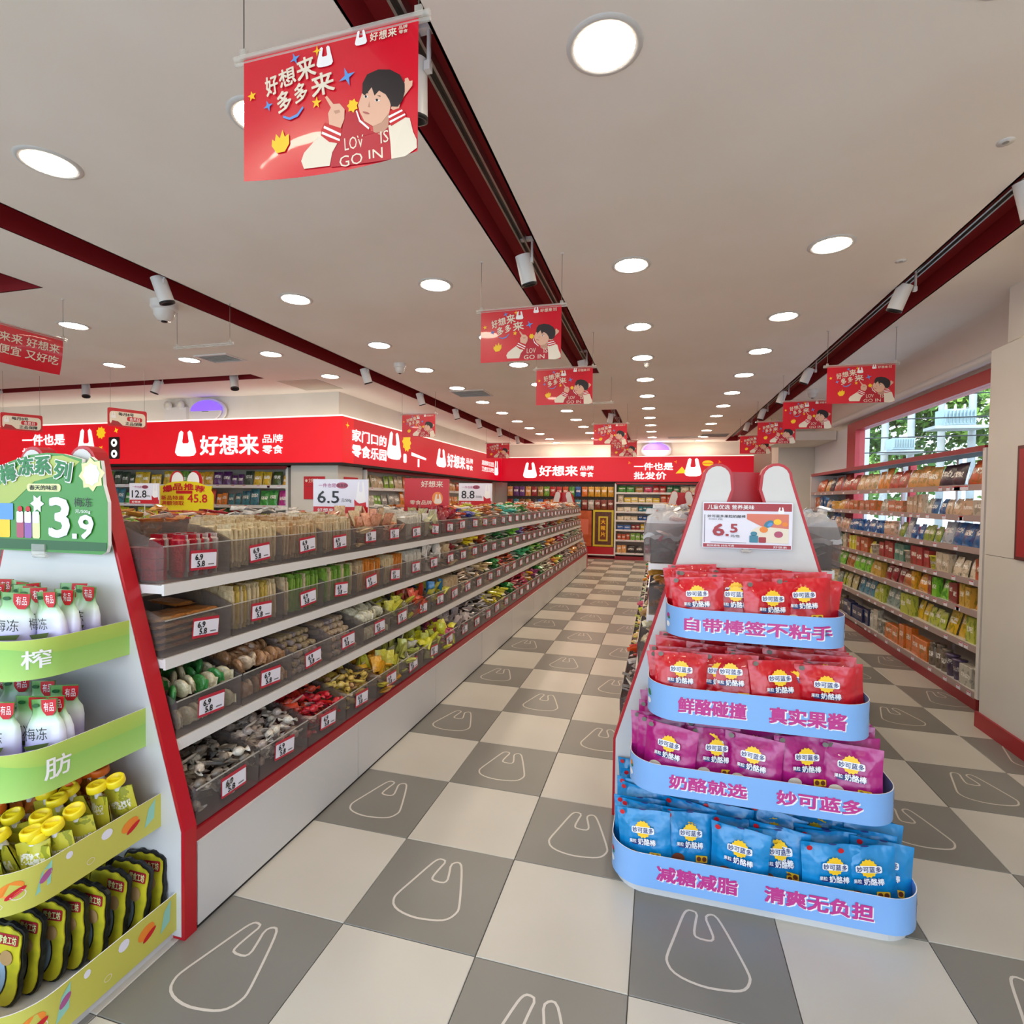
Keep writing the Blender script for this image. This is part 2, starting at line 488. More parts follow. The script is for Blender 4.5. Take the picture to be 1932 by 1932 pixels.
# coving down to the window wall
cv = MB(); pr = []
for i in range(9):
    t = i / 8 * PI / 2
    pr.append((2.95 + .27 * math.sin(t), H - .30 * (1 - math.cos(t))))
vv = []
for x, z in pr: vv += [(x, 2.75, z), (x, YB, z)]
cv.add(vv, [(2 * i, 2 * i + 2, 2 * i + 3, 2 * i + 1) for i in range(8)], M_ceil, True)
cv.add([(p[0], 2.75, p[1]) for p in pr] + [(XR, 2.75, H)], [tuple(range(10))], M_ceil)
struct(cv.obj('trim_7'), 'curved coving above the side window')

def wallbox(name, *a, m=None):
    return struct(MB().box(*a, m or M_wall).obj(name))
wallbox('wall_back', XL, XR + .3, YB, YB + .12, 0, 3.3)
wallbox('wall_back.001', -11, -3.9, 5.35, 5.5, 0, 3.02)
wallbox('wall_left.001', -4.0, -3.9, 5.3, YB, 0, 3.02)
wallbox('wall_left', XL - .12, XL, YF, YB, 0, 3.3)
# window wall
WY0, WY1, WZ0, WZ1 = 3.2, 7.25, 1.2, 2.66
wr = MB()
wr.box(XR, XR + .18, 2.7, WY0, 0, 3.3, M_wall).box(XR, XR + .18, WY1, YB, 0, 3.3, M_wall)
wr.box(XR, XR + .18, WY0, WY1, 0, WZ0, M_wall).box(XR, XR + .18, WY0, WY1, WZ1, 3.3, M_wall)
struct(wr.obj('wall_right'), 'white side wall with a long high window')
win = struct(thing('window_1', 'long window with a red frame above the wall rack', None))
fm = mat('window_red', '#b3202a', 0.4)
b = MB()
b.box(XR - .02, XR + .10, WY0, WY1, WZ1 - .12, WZ1, fm).box(XR - .02, XR + .10, WY0, WY1, WZ0, WZ0 + .08, fm)
b.box(XR - .02, XR + .10, WY0, WY0 + .1, WZ0 + .08, WZ1 - .12, fm).box(XR - .02, XR + .10, WY1 - .34, WY1, WZ0 + .08, WZ1 - .12, fm)
b.box(XR, XR + .06, 5.2, 5.26, WZ0 + .08, 1.95, fm)
b.obj('window_frame', win)
MB().box(XR + .03, XR + .036, WY0 + .1, WY1 - .34, WZ0 + .08, WZ1 - .12, M_glass).obj('pane', win)
tag(MB().cyl((3.13, 2.76, 2.715), (3.13, 7.6, 2.715), .045, M_wmetal, n=16).obj('roller_blind'), 'white rolled blind tube along the top of the side window', 'blind')

struct(MB().box(XR - .012, XR, 7.28, 8.98, 1.9, 2.62, mat('panel_white', '#dfe3ea', .5)).obj('trim_12'), 'smooth white panel beside the far end of the window')
# front right box wall with red skirting and lit ledge
b = MB().box(2.70, XR + .18, YF, 2.70, 0, 1.187, M_panelwall).box(2.70, XR + .18, YF, 2.70, 1.19, 2.56, M_panelwall)
b.box(2.706, XR + .1, YF, 2.69, 1.187, 1.19, M_dark)
struct(b.obj('wall_right.001'), 'cream boxed wall in front of the window rack')
struct(MB().box(2.83, XR + .18, YF, 2.78, 2.63, 3.3, M_wall).obj('trim_8'), 'bulkhead above the boxed wall')
struct(MB().box(2.684, 2.70, YF, 2.72, 0, .105, mat('skirting_red', '#a01824', .4)).obj('baseboard_right'), 'red skirting of the boxed wall')
MB2 = MB().box(2.90, 2.93, -3, 2.6, 2.565, 2.58, mat('cove_led', '#fff', emit=3, ecol='#ffe2b0'))
tag(MB2.obj('light_strip'), 'warm light strip glowing on the ledge above the boxed wall', 'light')
# far right pillar
struct(MB().box(2.62, XR, 9.0, 9.6, 0, 3.02, M_panelwall).obj('wall_right.002'), 'pillar beside the far end of the window')
struct(MB().box(2.42, 3.2, 7.75, 8.98, 2.50, 2.64, M_wall).obj('trim_9'), 'cream bulkhead near the far end of the window')
# corner pillar between the two left fascia signs
struct(MB().box(-4.50, -3.74, 4.86, 5.5, 0, 2.0, M_panelwall).obj('wall_left.002'), 'cream corner pillar under the fascia signs')
# bulkhead above signs
struct(MB().box(XL, -3.9, 5.0, 5.35, 1.98, 3.02, M_wall).obj('trim_10'), 'white wall band above the left fascia sign')
struct(MB().box(-3.9, -3.82, 5.0, YB, 1.98, 3.02, M_wall).obj('trim_11'), 'white wall band above the side fascia sign')
# storefront behind the camera: piers, lintel, glass
sf = MB()
sf.box(XL, -8.5, YF - .15, YF, 0, 3.3, M_wall).box(2.7, 3.4, YF - .15, YF, 0, 3.3, M_wall).box(-8.5, 2.7, YF - .15, YF, 2.75, 3.3, M_wall)
struct(sf.obj('wall_front'), 'front wall with the glazed shopfront')
wf = struct(thing('window_2', 'glazed shopfront', None))
b = MB()
for x in (-8.45, -5.9, -3.4, -1.0, .9, 2.65): b.box(x - .04, x + .04, YF - .1, YF - .02, 0, 2.75, M_alu)
b.obj('window_frame', wf)
for x0, x1 in ((-8.41, -5.94), (-5.86, -3.44), (-3.36, -1.04), (.94, 2.61)):
    MB().box(x0, x1, YF - .065, YF - .058, .05, 2.7, M_glass).obj('pane', wf)

# ------------------------------------------------------------------ outdoors beyond the window
gr = MB().box(3.5, 40, -30, 40, -.4, -.3, noisy('asphalt', '#8d8f90', '#7c7e7f', 2, .9))
struct(gr.obj('ground'), 'grey street outside the window')
struct(MB().box(-40, 3.5, -30, YF - .2, -.4, -.05, noisy('paving', '#a9a8a5', '#9a9995', 2, .9)).obj('ground.001'), 'paving in front of the shop')
M_leaf = noisy('leaf_green', '#7fa648', '#4d7a2c', 1.5, .6)
M_leaf2 = noisy('leaf_pale', '#9dbf55', '#587f2c', 1.5, .6)
M_bark = noisy('bark', '#6e6254', '#4a4238', 8, .9)
def tree(x, y, h, r, lab, m, n=4200):
    t = thing('tree', lab, 'tree', (x, y, -.3), None, 'trees across the street')
    MB().cyl((0, 0, 0), (.1, .1, h * .6), .16, M_bark, .09, 8).cyl((.1, .1, h * .4), (.9, .2, h * .75), .07, M_bark, .03, 6).cyl((.1, .1, h * .4), (-.7, -.4, h * .75), .07, M_bark, .03, 6).obj('trunk', t)
    b = MB()
    blobs = [(R.uniform(-.6, .6) * r, R.uniform(-.6, .6) * r, h * R.uniform(.35, .9), r * R.uniform(.35, .6)) for _ in range(16)]
    for _ in range(n):
        bx, by, bz, br = R.choice(blobs)
        v = Vector((R.gauss(0, 1), R.gauss(0, 1), R.gauss(0, 1))).normalized() * br * R.uniform(.75, 1.0)
        c = Vector((bx, by, bz)) + v
        a = Vector((R.gauss(0, 1), R.gauss(0, 1), R.gauss(0, 1))).normalized(); d = a.orthogonal().normalized(); s = R.uniform(.11, .20)
        b.add([c - a * s, c + d * s * .55, c + a * s, c - d * s * .55], [(0, 1, 2, 3)], m)
    tag(b.obj('crown', t), kind='stuff')
tree(6.9, 20.5, 6.8, 2.3, 'leafy green tree outside behind the smaller transformer', M_leaf)
tree(9.4, 21.5, 7.2, 2.6, 'dense green tree outside between the two transformers', M_leaf, 5000)
tree(12.2, 19.0, 7.4, 2.8, 'pale green tree outside behind the larger transformer', M_leaf2, 5000)
tree(14.6, 15.5, 7.0, 2.6, 'pale green tree outside at the near end of the window', M_leaf2)
tree(7.6, 26.0, 8.0, 3.2, 'far green tree outside showing above the smaller transformer', M_leaf, 5000)
M_pole = noisy('concrete_pole', '#a3a6a4', '#939694', 3, .8)
for x, y, lab in ((6.74, 16, 'white utility pole left of the smaller transformer'), (7.34, 15.9, 'white utility pole between the two transformers'),
                  (8.28, 16.4, 'second white utility pole behind the larger transformer'), (8.78, 15.9, 'thick white utility pole nearest the window end')):
    p = thing('utility_pole', lab, 'pole', (x, y, -.3), None, 'utility poles outside')
    MB().cyl((0, 0, 0), (0, 0, 7.6), .10, M_pole, .08, 12).obj('shaft', p)
    MB().box(-.6, .6, -.05, .05, 5.6, 5.68, M_alu).obj('crossarm', p)
M_trafo = mat('transformer_grey', '#93a6aa', .5)
for x, z, s_, lab in ((6.93, 2.98, .62, 'smaller pale transformer box between utility poles outside'), (8.2, 3.62, .85, 'larger pale transformer box between utility poles outside')):
    t = thing('transformer', lab, 'transformer', (x, 15.5, z), (0, 0, -PI / 2))
    MB().box(-.25, .25, -.42 * s_, .42 * s_, 0, .5 * s_, M_trafo).obj('tank', t)
    f = MB()
    for k in range(9): f.box(.25, .30, (-.40 + k * .095) * s_, (-.38 + k * .095) * s_, .05, .45 * s_, M_trafo)
    tag(f.obj('cooling_fins', t), kind='stuff')
    MB().box(-.35, .35, -.7 * s_, .7 * s_, -.1, -.02, M_pole).obj('platform', t)
    for k in range(3): MB().cyl((0, (-.25 + k * .25) * s_, .5 * s_), (0, (-.25 + k * .25) * s_, .68 * s_), .035, M_pwhite, .02, 8).obj('insulator', t)
for y, z, lab in ((15.0, 4.35, 'upper dark power line outside the window'), (15.1, 3.75, 'second dark power line outside the window'), (15.0, 3.25, 'third dark power line outside the window'), (15.0, 2.85, 'lowest dark power line outside the window')):
    tag(MB().cyl((4.4, y, z), (14, y + .2, z + .15), .016, M_black, n=6).obj('power_line'), lab, 'cable', 'power lines')
tag(MB().box(5.3, 6.36, 16.0, 16.3, -.3, 5.6, mat('render_white', '#a4adba', .8)).obj('boundary_panel'), 'pale blue-white wall outside at the far end of the window', 'wall')

# ------------------------------------------------------------------ ceiling fittings
def lamp_parts():
    d = MB(); d.lathe([(0.0001, -.006), (.06, -.0055), (.098, -.004)], M_lamp, 24, smooth=False)
    r = MB(); r.lathe([(.098, 0.0), (.098, -.006), (.112, -.007), (.122, -.003), (.124, .0)], M_white, 24)
    return d.mesh('diffuser'), r.mesh('trim_ring')
LD, LR = lamp_parts()
rows = [.13, 1.81, 3.05, 4.08, 5.12, 6.2, 7.25, 8.28, 9.27, 10.3, 11.4, 12.3]
lightpos = []
for x in (.365, 1.485): lightpos += [(x, y) for y in rows[(1 if x > 1 else 0):]]
lightpos += [(-.96, y) for y in rows] + [(-2.09, y) for y in rows]
lightpos += [(-3.37, 3.09), (-3.37, 4.13), (-4.43, 1.89), (-4.43, 3.09), (-5.5, 3.09), (-5.5, 1.89), (-7.0, 2.2), (-8.6, 2.2), (-3.37, -.4), (-5.5, -.4), (-8.0, -.4), (-2.09, -1.6), (-.96, -1.6), (.365, -1.6), (1.485, -1.6), (1.485, .13)]
colname = {.365: 'row right of the central trough', 1.485: 'row left of the window-side trough', -.96: 'row just left of the central trough', -2.09: 'row just right of the left trough'}
for x, y in lightpos:
    if x in colname and y > 0: lab = 'round downlight, %s from the front, %s' % (ordn(sorted(set(rows)).index(y)), colname[x])
    elif y > 0: lab = 'round downlight over the left room, %s' % {(-3.37, 3.09): 'nearest the ceiling return vent', (-3.37, 4.13): 'just before the square ceiling hatch', (-4.43, 1.89): 'above the red slogan banner', (-4.43, 3.09): 'beside the square air vent', (-5.5, 3.09): 'left of the square air vent', (-5.5, 1.89): 'hidden by the red slogan banner', (-7.0, 2.2): 'outside the frame near the far left', (-8.6, 2.2): 'outside the frame at the extreme left'}[(x, y)]
    else: lab = 'round downlight behind the camera, %s of those nearest the shopfront' % ordn(lightpos.index((x, y)) - 50)
    t = thing('downlight', lab, 'ceiling light', (x, y, H), None, 'round ceiling downlights')
    link('diffuser', LD, t); link('trim_ring', LR, t)

# tracks and spotlights
for (x0, x1, y0, y1), lab in zip(TR[:4] + TR[4:5], ('aluminium lighting track in the central red trough', 'aluminium lighting track in the far central trough', 'aluminium lighting track in the window-side trough', 'aluminium lighting track in the left red trough', 'aluminium lighting track in the cross trough over the left room')):
    if y1 - y0 > .5:
        cx = (x0 + x1) / 2
        b = MB().box(cx - .022, cx - .012, y0 + .05, y1 - .05, H + .09, H + .13, M_alu).box(cx + .012, cx + .022, y0 + .05, y1 - .05, H + .09, H + .13, M_alu).box(cx - .012, cx + .012, y0 + .05, y1 - .05, H + .11, H + .13, M_trackc)
    else:
        cy_ = (y0 + y1) / 2
        b = MB().box(x0 + .05, x1 - .05, cy_ - .02, cy_ + .02, H + .09, H + .13, M_alu)
    tag(b.obj('lighting_track'), lab, 'track', 'lighting tracks')
def spot_parts():
    a = MB().cyl((0, 0, .0), (0, 0, -.17), .048, M_wmetal, n=20, caps=False)
    a.lathe([(0.0001, 0), (.03, .004), (.048, 0)], M_wmetal, 20)
    c = MB(); c.lathe([(.049, -.165), (.049, -.178), (.040, -.178), (.034, -.12), (.0001, -.12)], M_black, 20)
    s = MB().cyl((.058, 0, -.03), (.058, 0, .10), .008, M_wmetal, n=8).box(-.02, .07, -.015, .015, .085, .105, M_wmetal).box(.045, .066, -.012, .012, -.05, -.02, M_wmetal)
    return a.mesh('body'), c.mesh('mouth'), s.mesh('bracket')
SA, SC, SS = spot_parts()
def spots(lst, row, group, axis='y'):
    for k, (x, y, rx, ry) in enumerate(lst):
        t = thing('track_spotlight', 'white cylinder spotlight, %s from the shopfront %s' % (ordn(k), row) if axis == 'y' else 'white cylinder spotlight, %s from the right %s' % (ordn(k), row), 'spotlight', (x, y, H + .015), None, group)
        link('bracket', SS, t)
        h = link('body', SA, t, (0, 0, 0), (rx, ry, 0)); link('mouth', SC, h)
spots([(-.27, .04, .25, .1), (-.27, 1.55, .25, -.2), (-.27, 4.1, .3, -.2), (-.27, 7.75, .3, .2), (-.27, 8.9, .3, .2), (-.27, 10.6, .3, .2)], 'in the central red trough', 'spotlights in the central trough')
spots([(2.15, 1.36, .2, -.35), (2.15, 2.6, .25, .3), (2.15, 5.0, .2, .35), (2.15, 6.3, .2, .3), (2.15, 7.75, .2, .3), (2.15, 9.3, .2, .3)], 'in the window-side red trough', 'spotlights in the window-side trough')
spots([(-2.78, 1.27, .25, -.2), (-2.78, 3.92, .3, -.2), (-2.78, 5.4, .3, -.2), (-2.78, 6.78, .3, -.2), (-2.78, 7.95, .3, -.2), (-2.78, 9.3, .3, -.2), (-2.78, 10.8, .3, -.2)], 'in the left red trough', 'spotlights in the left trough')
spots([(-4.63, 3.94, -.2, -.3), (-5.82, 3.94, -.2, .25), (-7.1, 3.94, -.2, -.3), (-8.8, 3.94, -.2, .2)], 'in the cross trough over the left room', 'spotlights in the cross trough', 'x')

# hanging rails, wires, banners
def railset(t, w, drop, m=M_clearrail):
    MB().cyl((-.03, 0, 0), (w + .03, 0, 0), .007, m, n=8).cyl((-.03, .004, -.012), (w + .03, .004, -.012), .005, m, n=8).obj('rail', t)
    for x in (.0, w):
        MB().cyl((x, 0, .014), (x, 0, drop), .0016, M_wire, n=5).obj('wire', t)
        MB().box(x - .009, x + .009, -.005, .005, -.006, .02, m).obj('clip', t)
        MB().lathe([(.012, 0), (.012, -.003), (.0001, -.004)], M_wmetal, 10, Matrix.Translation((x, 0, drop))).obj('ceiling_cap', t)
BW, BH = .51, .325
def cpx(x, y):   # layout sketch coordinates of the printed sheet -> sheet coordinates in metres
    u = (x - 160) / 1545; top = 495 - 360 * u; bot = 1415 - 230 * u
    return (u * BW, -(y - top) / (bot - top) * BH)
def cp(l): return [cpx(a, b) for a, b in l]
def curvefn(bow):
    return lambda u, v, w: (u, -w + bow * (1 - (2 * u / BW - 1) ** 2) * (v / BH) ** 2, v)
def banner_meshes(bow):
    fn = curvefn(bow)
    sh = MB(); n = 10; k = 4; vs = []
    for j in range(k + 1):
        for i in range(n + 1): vs.append(fn(BW * i / n, -BH * j / k, 0))
    sh.add(vs, [(j * (n + 1) + i, (j + 1) * (n + 1) + i, (j + 1) * (n + 1) + i + 1, j * (n + 1) + i + 1) for j in range(k) for i in range(n)], M_bannerred, True)
    p = MB(); P = lambda l, m, w: p.prism(cp(l), m, fn) if False else p.prism(cp(l), m, lambda u, v, _: fn(u, v, w))
    P([(1090, 870), (1180, 860), (1210, 930), (1290, 1000), (1340, 1020), (1460, 960), (1475, 1000), (1475, 1225), (1100, 1250), (925, 1265), (950, 1160), (1010, 1090), (1050, 990)], mat('print_jacket', '#b3122a', .4), .001)
    P([(1455, 975), (1600, 920), (1640, 930), (1670, 1040), (1700, 1100), (1702, 1165), (1600, 1215), (1475, 1222), (1470, 1100)], M_cream, .0014)
    P([(860, 1035), (900, 1060), (1000, 1095), (950, 1160), (920, 1255), (690, 1285), (670, 1230), (700, 1170), (790, 1090)], M_cream, .0014)
    P([(1455, 868), (1560, 845), (1600, 880), (1610, 920), (1480, 980), (1460, 950)], M_pred, .0017)
    P([(1458, 905), (1575, 860), (1582, 873), (1462, 922)], M_pwhite, .002); P([(1465, 942), (1600, 892), (1604, 905), (1472, 958)], M_pwhite, .002)
    P([(900, 945), (1050, 990), (1020, 1095), (930, 1085), (860, 1040), (865, 1000)], M_pred, .0017)
    P([(895, 970), (1040, 1025), (1036, 1042), (888, 988)], M_pwhite, .002); P([(875, 1012), (1028, 1065), (1024, 1080), (868, 1030)], M_pwhite, .002)
    P([(1320, 960), (1400, 930), (1465, 880), (1455, 985), (1380, 1040), (1325, 1015)], mat('print_skin_dark', '#c08f78', .4), .0018)
    P([(1480, 850), (1510, 790), (1560, 720), (1600, 650), (1600, 630), (1625, 622), (1640, 650), (1665, 645), (1662, 685), (1610, 745), (1570, 790), (1550, 850), (1500, 862)], M_skin, .002)
    P([(940, 960), (935, 880), (962, 838), (913, 765), (930, 753), (985, 812), (1040, 808), (1082, 850), (1075, 920), (1040, 985)], M_skin, .002)
    P([(985, 862), (1035, 852), (1042, 872), (1000, 885)], mat('print_skin_dark'), .0023)
    P([(1235, 740), (1250, 700), (1300, 670), (1420, 700), (1478, 780), (1480, 830), (1468, 880), (1400, 950), (1322, 975), (1250, 935), (1213, 870), (1200, 820)], M_skin, .0023)
    P([(1240, 735), (1245, 660), (1285, 595), (1380, 558), (1480, 560), (1560, 600), (1600, 670), (1600, 730), (1580, 795), (1540, 840), (1485, 835), (1470, 790), (1440, 745), (1385, 715), (1345, 752), (1322, 690), (1290, 725), (1262, 750)], M_hair, .0027)
    P(ell(1270, 758, 18, 10, 10), M_pwhite, .0025); P(ell(1270, 758, 10, 10, 10), M_pblack, .0027); P(ell(1368, 785, 23, 11, 10), M_pwhite, .0025); P(ell(1364, 785, 11, 11, 10), M_pblack, .0027)
    P([(1250, 722), (1292, 728), (1292, 735), (1252, 730)], M_hair, .0026); P([(1342, 752), (1395, 752), (1397, 760), (1342, 760)], M_hair, .0026)
    P(ell(1268, 877, 32, 8, 10, .25), mat('print_lip', '#b0605a', .4), .0026); P([(1300, 790), (1285, 835), (1305, 838)], mat('print_skin_dark'), .0026)
    P([(1178, 860), (1190, 858), (1215, 925), (1290, 985), (1285, 998), (1205, 940)], M_pwhite, .0022)
    P([(1305, 1020), (1312, 1020), (1312, 1235), (1305, 1235)], M_pdred, .0013)
    l = Pieces()
    T_ = lambda s, x0, y0, x1, y1, rot=0, m=M_cream, bold=.03, w=.0022: text(l, s, lambda u, v, _: fn(u, v, w), (cpx(x0, y1)[0], cpx((x0 + x1) / 2, y1)[1], cpx(x1, y0)[0], cpx((x0 + x1) / 2, y0)[1]), m, bold, rot)
    T_('好', 375, 622, 492, 768, .15); T_('想', 502, 560, 655, 695, .15); T_('来', 665, 472, 835, 640, .15)
    T_('多', 480, 728, 612, 885, .12); T_('多', 640, 665, 758, 808, .12); T_('来', 792, 585, 998, 750, .12)
    T_('好', 1312, 280, 1380, 345, 0); T_('想', 1388, 262, 1455, 330, 0); T_('来', 1462, 245, 1535, 312, 0)
    T_('品牌', 1550, 225, 1622, 252, 0, bold=.01); T_('零食', 1552, 258, 1624, 286, 0, bold=.01)
    T_('LOV', 1065, 1045, 1235, 1135, 0, bold=-.01); T_('IS', 1385, 1010, 1455, 1100, 0, bold=-.01); T_('GO IN', 1010, 1160, 1400, 1240, 0, bold=-.01)
    pi = Pieces(); Q = lambda l_, m, w=.0016: pi.prism(l_, m, lambda u, v, _: fn(u, v, w))
    def at(x, y): return cpx(x, y)
    for (x, y, r, q, n_, m, ro) in ((245, 780, .014, .006, 5, M_pyel, .5), (1110, 610, .024, .007, 4, M_pblue, .3), (650, 488, .016, .005, 4, M_pblue, .4), (850, 425, .014, .004, 4, M_pyel, 0), (835, 805, .015, .006, 5, M_pyel, .2), (395, 845, .015, .005, 4, M_pblue, .3)):
        a, b_ = at(x, y); Q(star(a, b_, r, q, n_, ro), m)
    a, b_ = at(1152, 822); Q(star(a, b_, .017, .012, 7, .3), M_pyel)
    a, b_ = at(495, 1110); Q([(a - .026, b_ - .005), (a - .024, b_ + .012), (a - .016, b_ + .006), (a - .012, b_ + .024), (a - .001, b_ + .012), (a + .008, b_ + .032), (a + .014, b_ + .014), (a + .026, b_ + .02), (a + .026, b_ - .004), (a + .012, b_ - .022), (a - .012, b_ - .024)], M_pyel)
    a, b_ = at(620, 880); Q([(a - .03, b_ - .004), (a - .01, b_ - .012), (a + .012, b_ - .006), (a + .03, b_ + .01), (a + .032, b_ + .005), (a + .014, b_ - .013), (a - .01, b_ - .018), (a - .03, b_ - .01)], M_pblue)
    u0, v0 = at(845, 555); Q(bagpoly(u0, v0, u0 + .048, v0 + .05), M_pwhite)
    u0, v0 = at(1182, 385); Q(bagpoly(u0, v0, u0 + .034, v0 + .036), M_pwhite)
    return sh.mesh('sheet'), p.mesh('figure_print'), [q.mesh('lettering') for q in l.b], [q.mesh('printed_motif') for q in pi.b]
BM = [banner_meshes(.0), banner_meshes(.025)]
def banner(x, y, lab, group, var=0, z=2.7, rz=0.0):
    t = thing('hanging_banner', lab, 'banner', (x, y, z), (0, 0, rz), group)
    a, b, c, d = BM[var]
    link('sheet', a, t); link('figure_print', b, t, (0, -.0015, 0)); [link('lettering', q, t, (0, -.0015, 0)) for q in c]; [link('printed_motif', q, t, (0, -.0015, 0)) for q in d]
    railset(t, BW, H - z)
g = 'red picture banners over the central aisle'
banner(-.53, -.44, 'largest red hanging banner of a person in a varsity jacket, nearest the camera', g, 1)
banner(-.535, 1.55, 'second red banner of a person in a varsity jacket along the central trough', g)
banner(-.535, 3.11, 'third red varsity-jacket banner, at the end of the near central trough', g)
banner(-.45, 6.76, 'fourth central red banner, hanging before the far central trough', g)
banner(-.40, 9.2, 'farthest central red banner, beside the back emergency light', g)
g = 'red picture banners on the window side'
banner(1.935, 3.54, 'nearest red banner on the window side, of a person in a varsity jacket', g)
banner(1.935, 5.25, 'second red banner from the near end on the window side', g)
banner(1.935, 6.95, 'third red banner from the near end on the window side', g)
banner(1.935, 8.75, 'farthest red banner on the window side', g)
g = 'red picture banners beside the left trough'
banner(-2.99, 5.3, 'nearer small red picture banner beside the left red trough', g)
banner(-3.04, 9.3, 'farther small red picture banner beside the left red trough', g)
for x, y, lab in ((-3.16, 1.77, 'bare clear banner rail hanging on wires near the dome camera'), (-.53, 4.9, 'bare clear banner rail hanging beyond the third central banner'), (1.935, 1.75, None)):
    if lab: railset(thing('banner_rail', lab, 'rail', (x, y, 2.7)), BW, .3)
# slogan banner, parallel to the aisle
t = thing('slogan_banner', 'red banner with two lines of cream lettering at the left edge', 'banner', (-3.84, .885, 2.7), (0, 0, PI / 2))
sh = MB(); n = 8
vs = []
fnS = lambda u, v, w: (u, -w + .05 * (v / .27) ** 2 * math.sin(u / .51 * 2.2), v)
for j in range(5):
    for i in range(n + 1): vs.append(fnS(.51 * i / n, -.27 * j / 4, 0))
sh.add(vs, [(j * (n + 1) + i, (j + 1) * (n + 1) + i, (j + 1) * (n + 1) + i + 1, j * (n + 1) + i + 1) for j in range(4) for i in range(n)], M_bannerred, True)
sh.obj('sheet', t)
l = Pieces()
text(l, '想来来 好想来', lambda u, v, w: fnS(u, v, .003), (.02, -.12, .485, -.055), M_cream, .02)
text(l, '又便宜 又好吃', lambda u, v, w: fnS(u, v, .003), (.02, -.205, .485, -.14), M_cream, .02)
l.obj('lettering', t)
railset(t, .51, .3)

# small promo plates over the left room
def promo(x, y, rz, lab):
    t = thing('promo_plate', lab, 'sign', (x, y, 2.5), (0, 0, rz), 'small hanging promotion plates'); t.scale = (.85, 1, 1)
    f = lambda u, v, w: (u, -w, v)
    MB().prism(rrect(0, -.21, .46, 0, .02), M_pred, f, -.006).obj('plate', t)
    p = MB(); fw = lambda u, v, w: (u, -.003, v)
    p.prism(rrect(.02, -.19, .44, -.035, .04), M_cream, fw)
    p.prism(rrect(.22, -.135, .40, -.085, .02), M_pred, lambda u, v, w: (u, -.004, v))
    p.prism(bagpoly(.035, -.115, .095, -.05), M_pwhite, lambda u, v, w: (u, -.004, v))
    p.prism([(.03, -.19), (.17, -.19), (.12, -.15), (.05, -.14)], M_pdred, lambda u, v, w: (u, -.004, v))
    p.obj('panel_print', t)
    l = Pieces(); g_ = lambda u, v, w: (u, -.005, v)
    text(l, '每月8号', g_, (.12, -.082, .30, -.042), M_pblack, .03)
    text(l, '会员日', g_, (.25, -.13, .37, -.09), M_pwhite, .02)
    text(l, '正品保障', g_, (.2, -.183, .40, -.142), M_pblack, .03)
    l.obj('lettering', t)
    b = MB()
    for u in (.03, .43): b.cyl((u, 0, 0), (u, 0, .50), .0016, M_wire, n=5)
    b.obj('wire', t)
promo(-5.45, 2.97, 1.23, 'small red and cream hanging plate, the right one of two over the left room')
promo(-7.17, 2.98, 1.14, 'small red and cream hanging plate at the left edge over the left room')

# vents, hatch, cameras, emergency lights
def vent(x, y, w, d, lab, n=8):
    t = thing('air_vent', lab, 'vent', (x, y, H))
    MB().box(-w / 2, w / 2, -d / 2, -d / 2 + .02, -.012, 0, M_wmetal).box(-w / 2, w / 2, d / 2 - .02, d / 2, -.012, 0, M_wmetal).box(-w / 2, -w / 2 + .02, -d / 2 + .02, d / 2 - .02, -.012, 0, M_wmetal).box(w / 2 - .02, w / 2, -d / 2 + .02, d / 2 - .02, -.012, 0, M_wmetal).obj('frame', t)
    b = MB()
    for k in range(n):
        yy = -d / 2 + .03 + (d - .06) * (k + .5) / n
        b = MB().tbox(Matrix.Translation((0, yy, -.004)) @ Matrix.Rotation(.6, 4, 'X'), w - .04, (d - .06) / n * .8, .003, M_wmetal)
        b.obj('slat', t)
    MB().box(-w / 2 + .01, w / 2 - .01, -d / 2 + .01, d / 2 - .01, -.001, -.0005, mat('vent_dark', '#5b5650', .8)).obj('backing', t)
vent(-4.02, 3.10, .42, .30, 'square slatted air vent in the ceiling over the left room')
vent(-2.02, 5.5, .5, .45, 'square slatted air vent right of the left red trough')
vent(1.08, 11.5, .75, .25, 'narrow air vent near the back sign')
vent(1.72, 11.2, .6, .6, 'square air vent at the far end by the window-side trough')
t = thing('ceiling_hatch', 'flush square access hatch in the ceiling before the corner sign', 'hatch', (-3.93, 4.52, H))
MB().box(-.29, .29, -.3, .3, -.004, 0, noisy('hatch_paint', '#cfc5b8', '#c7bcae', 2, .8)).obj('panel', t)
def domecam(x, y, lab, s=1.0):
    t = thing('dome_camera', lab, 'camera', (x, y, H), None, 'ceiling dome cameras')
    MB().lathe([(.06 * s, 0), (.062 * s, -.03 * s), (.055 * s, -.045 * s), (.0001, -.045 * s)], M_wmetal, 18).obj('base', t)
    MB().lathe([(.05 * s, -.045 * s), (.046 * s, -.075 * s), (.03 * s, -.095 * s), (.0001, -.10 * s)], mat('dome_smoke', '#d9d6d2', .1), 18).obj('dome', t)
    MB().lathe([(.014 * s, -.06), (.014 * s, -.104 * s), (.0001, -.105 * s)], M_black, 10).obj('lens', t)
domecam(-3.12, 1.62, 'large white dome camera below the first left trough spotlight', 1.5)
domecam(-2.23, 3.75, 'white dome camera on the ceiling between left trough and aisle', 1.1)
domecam(2.47, 6.2, 'white dome camera between the window-side banners', 1.1)
domecam(.4, 4.3, 'small white dome sensor beyond the third central banner', .5)
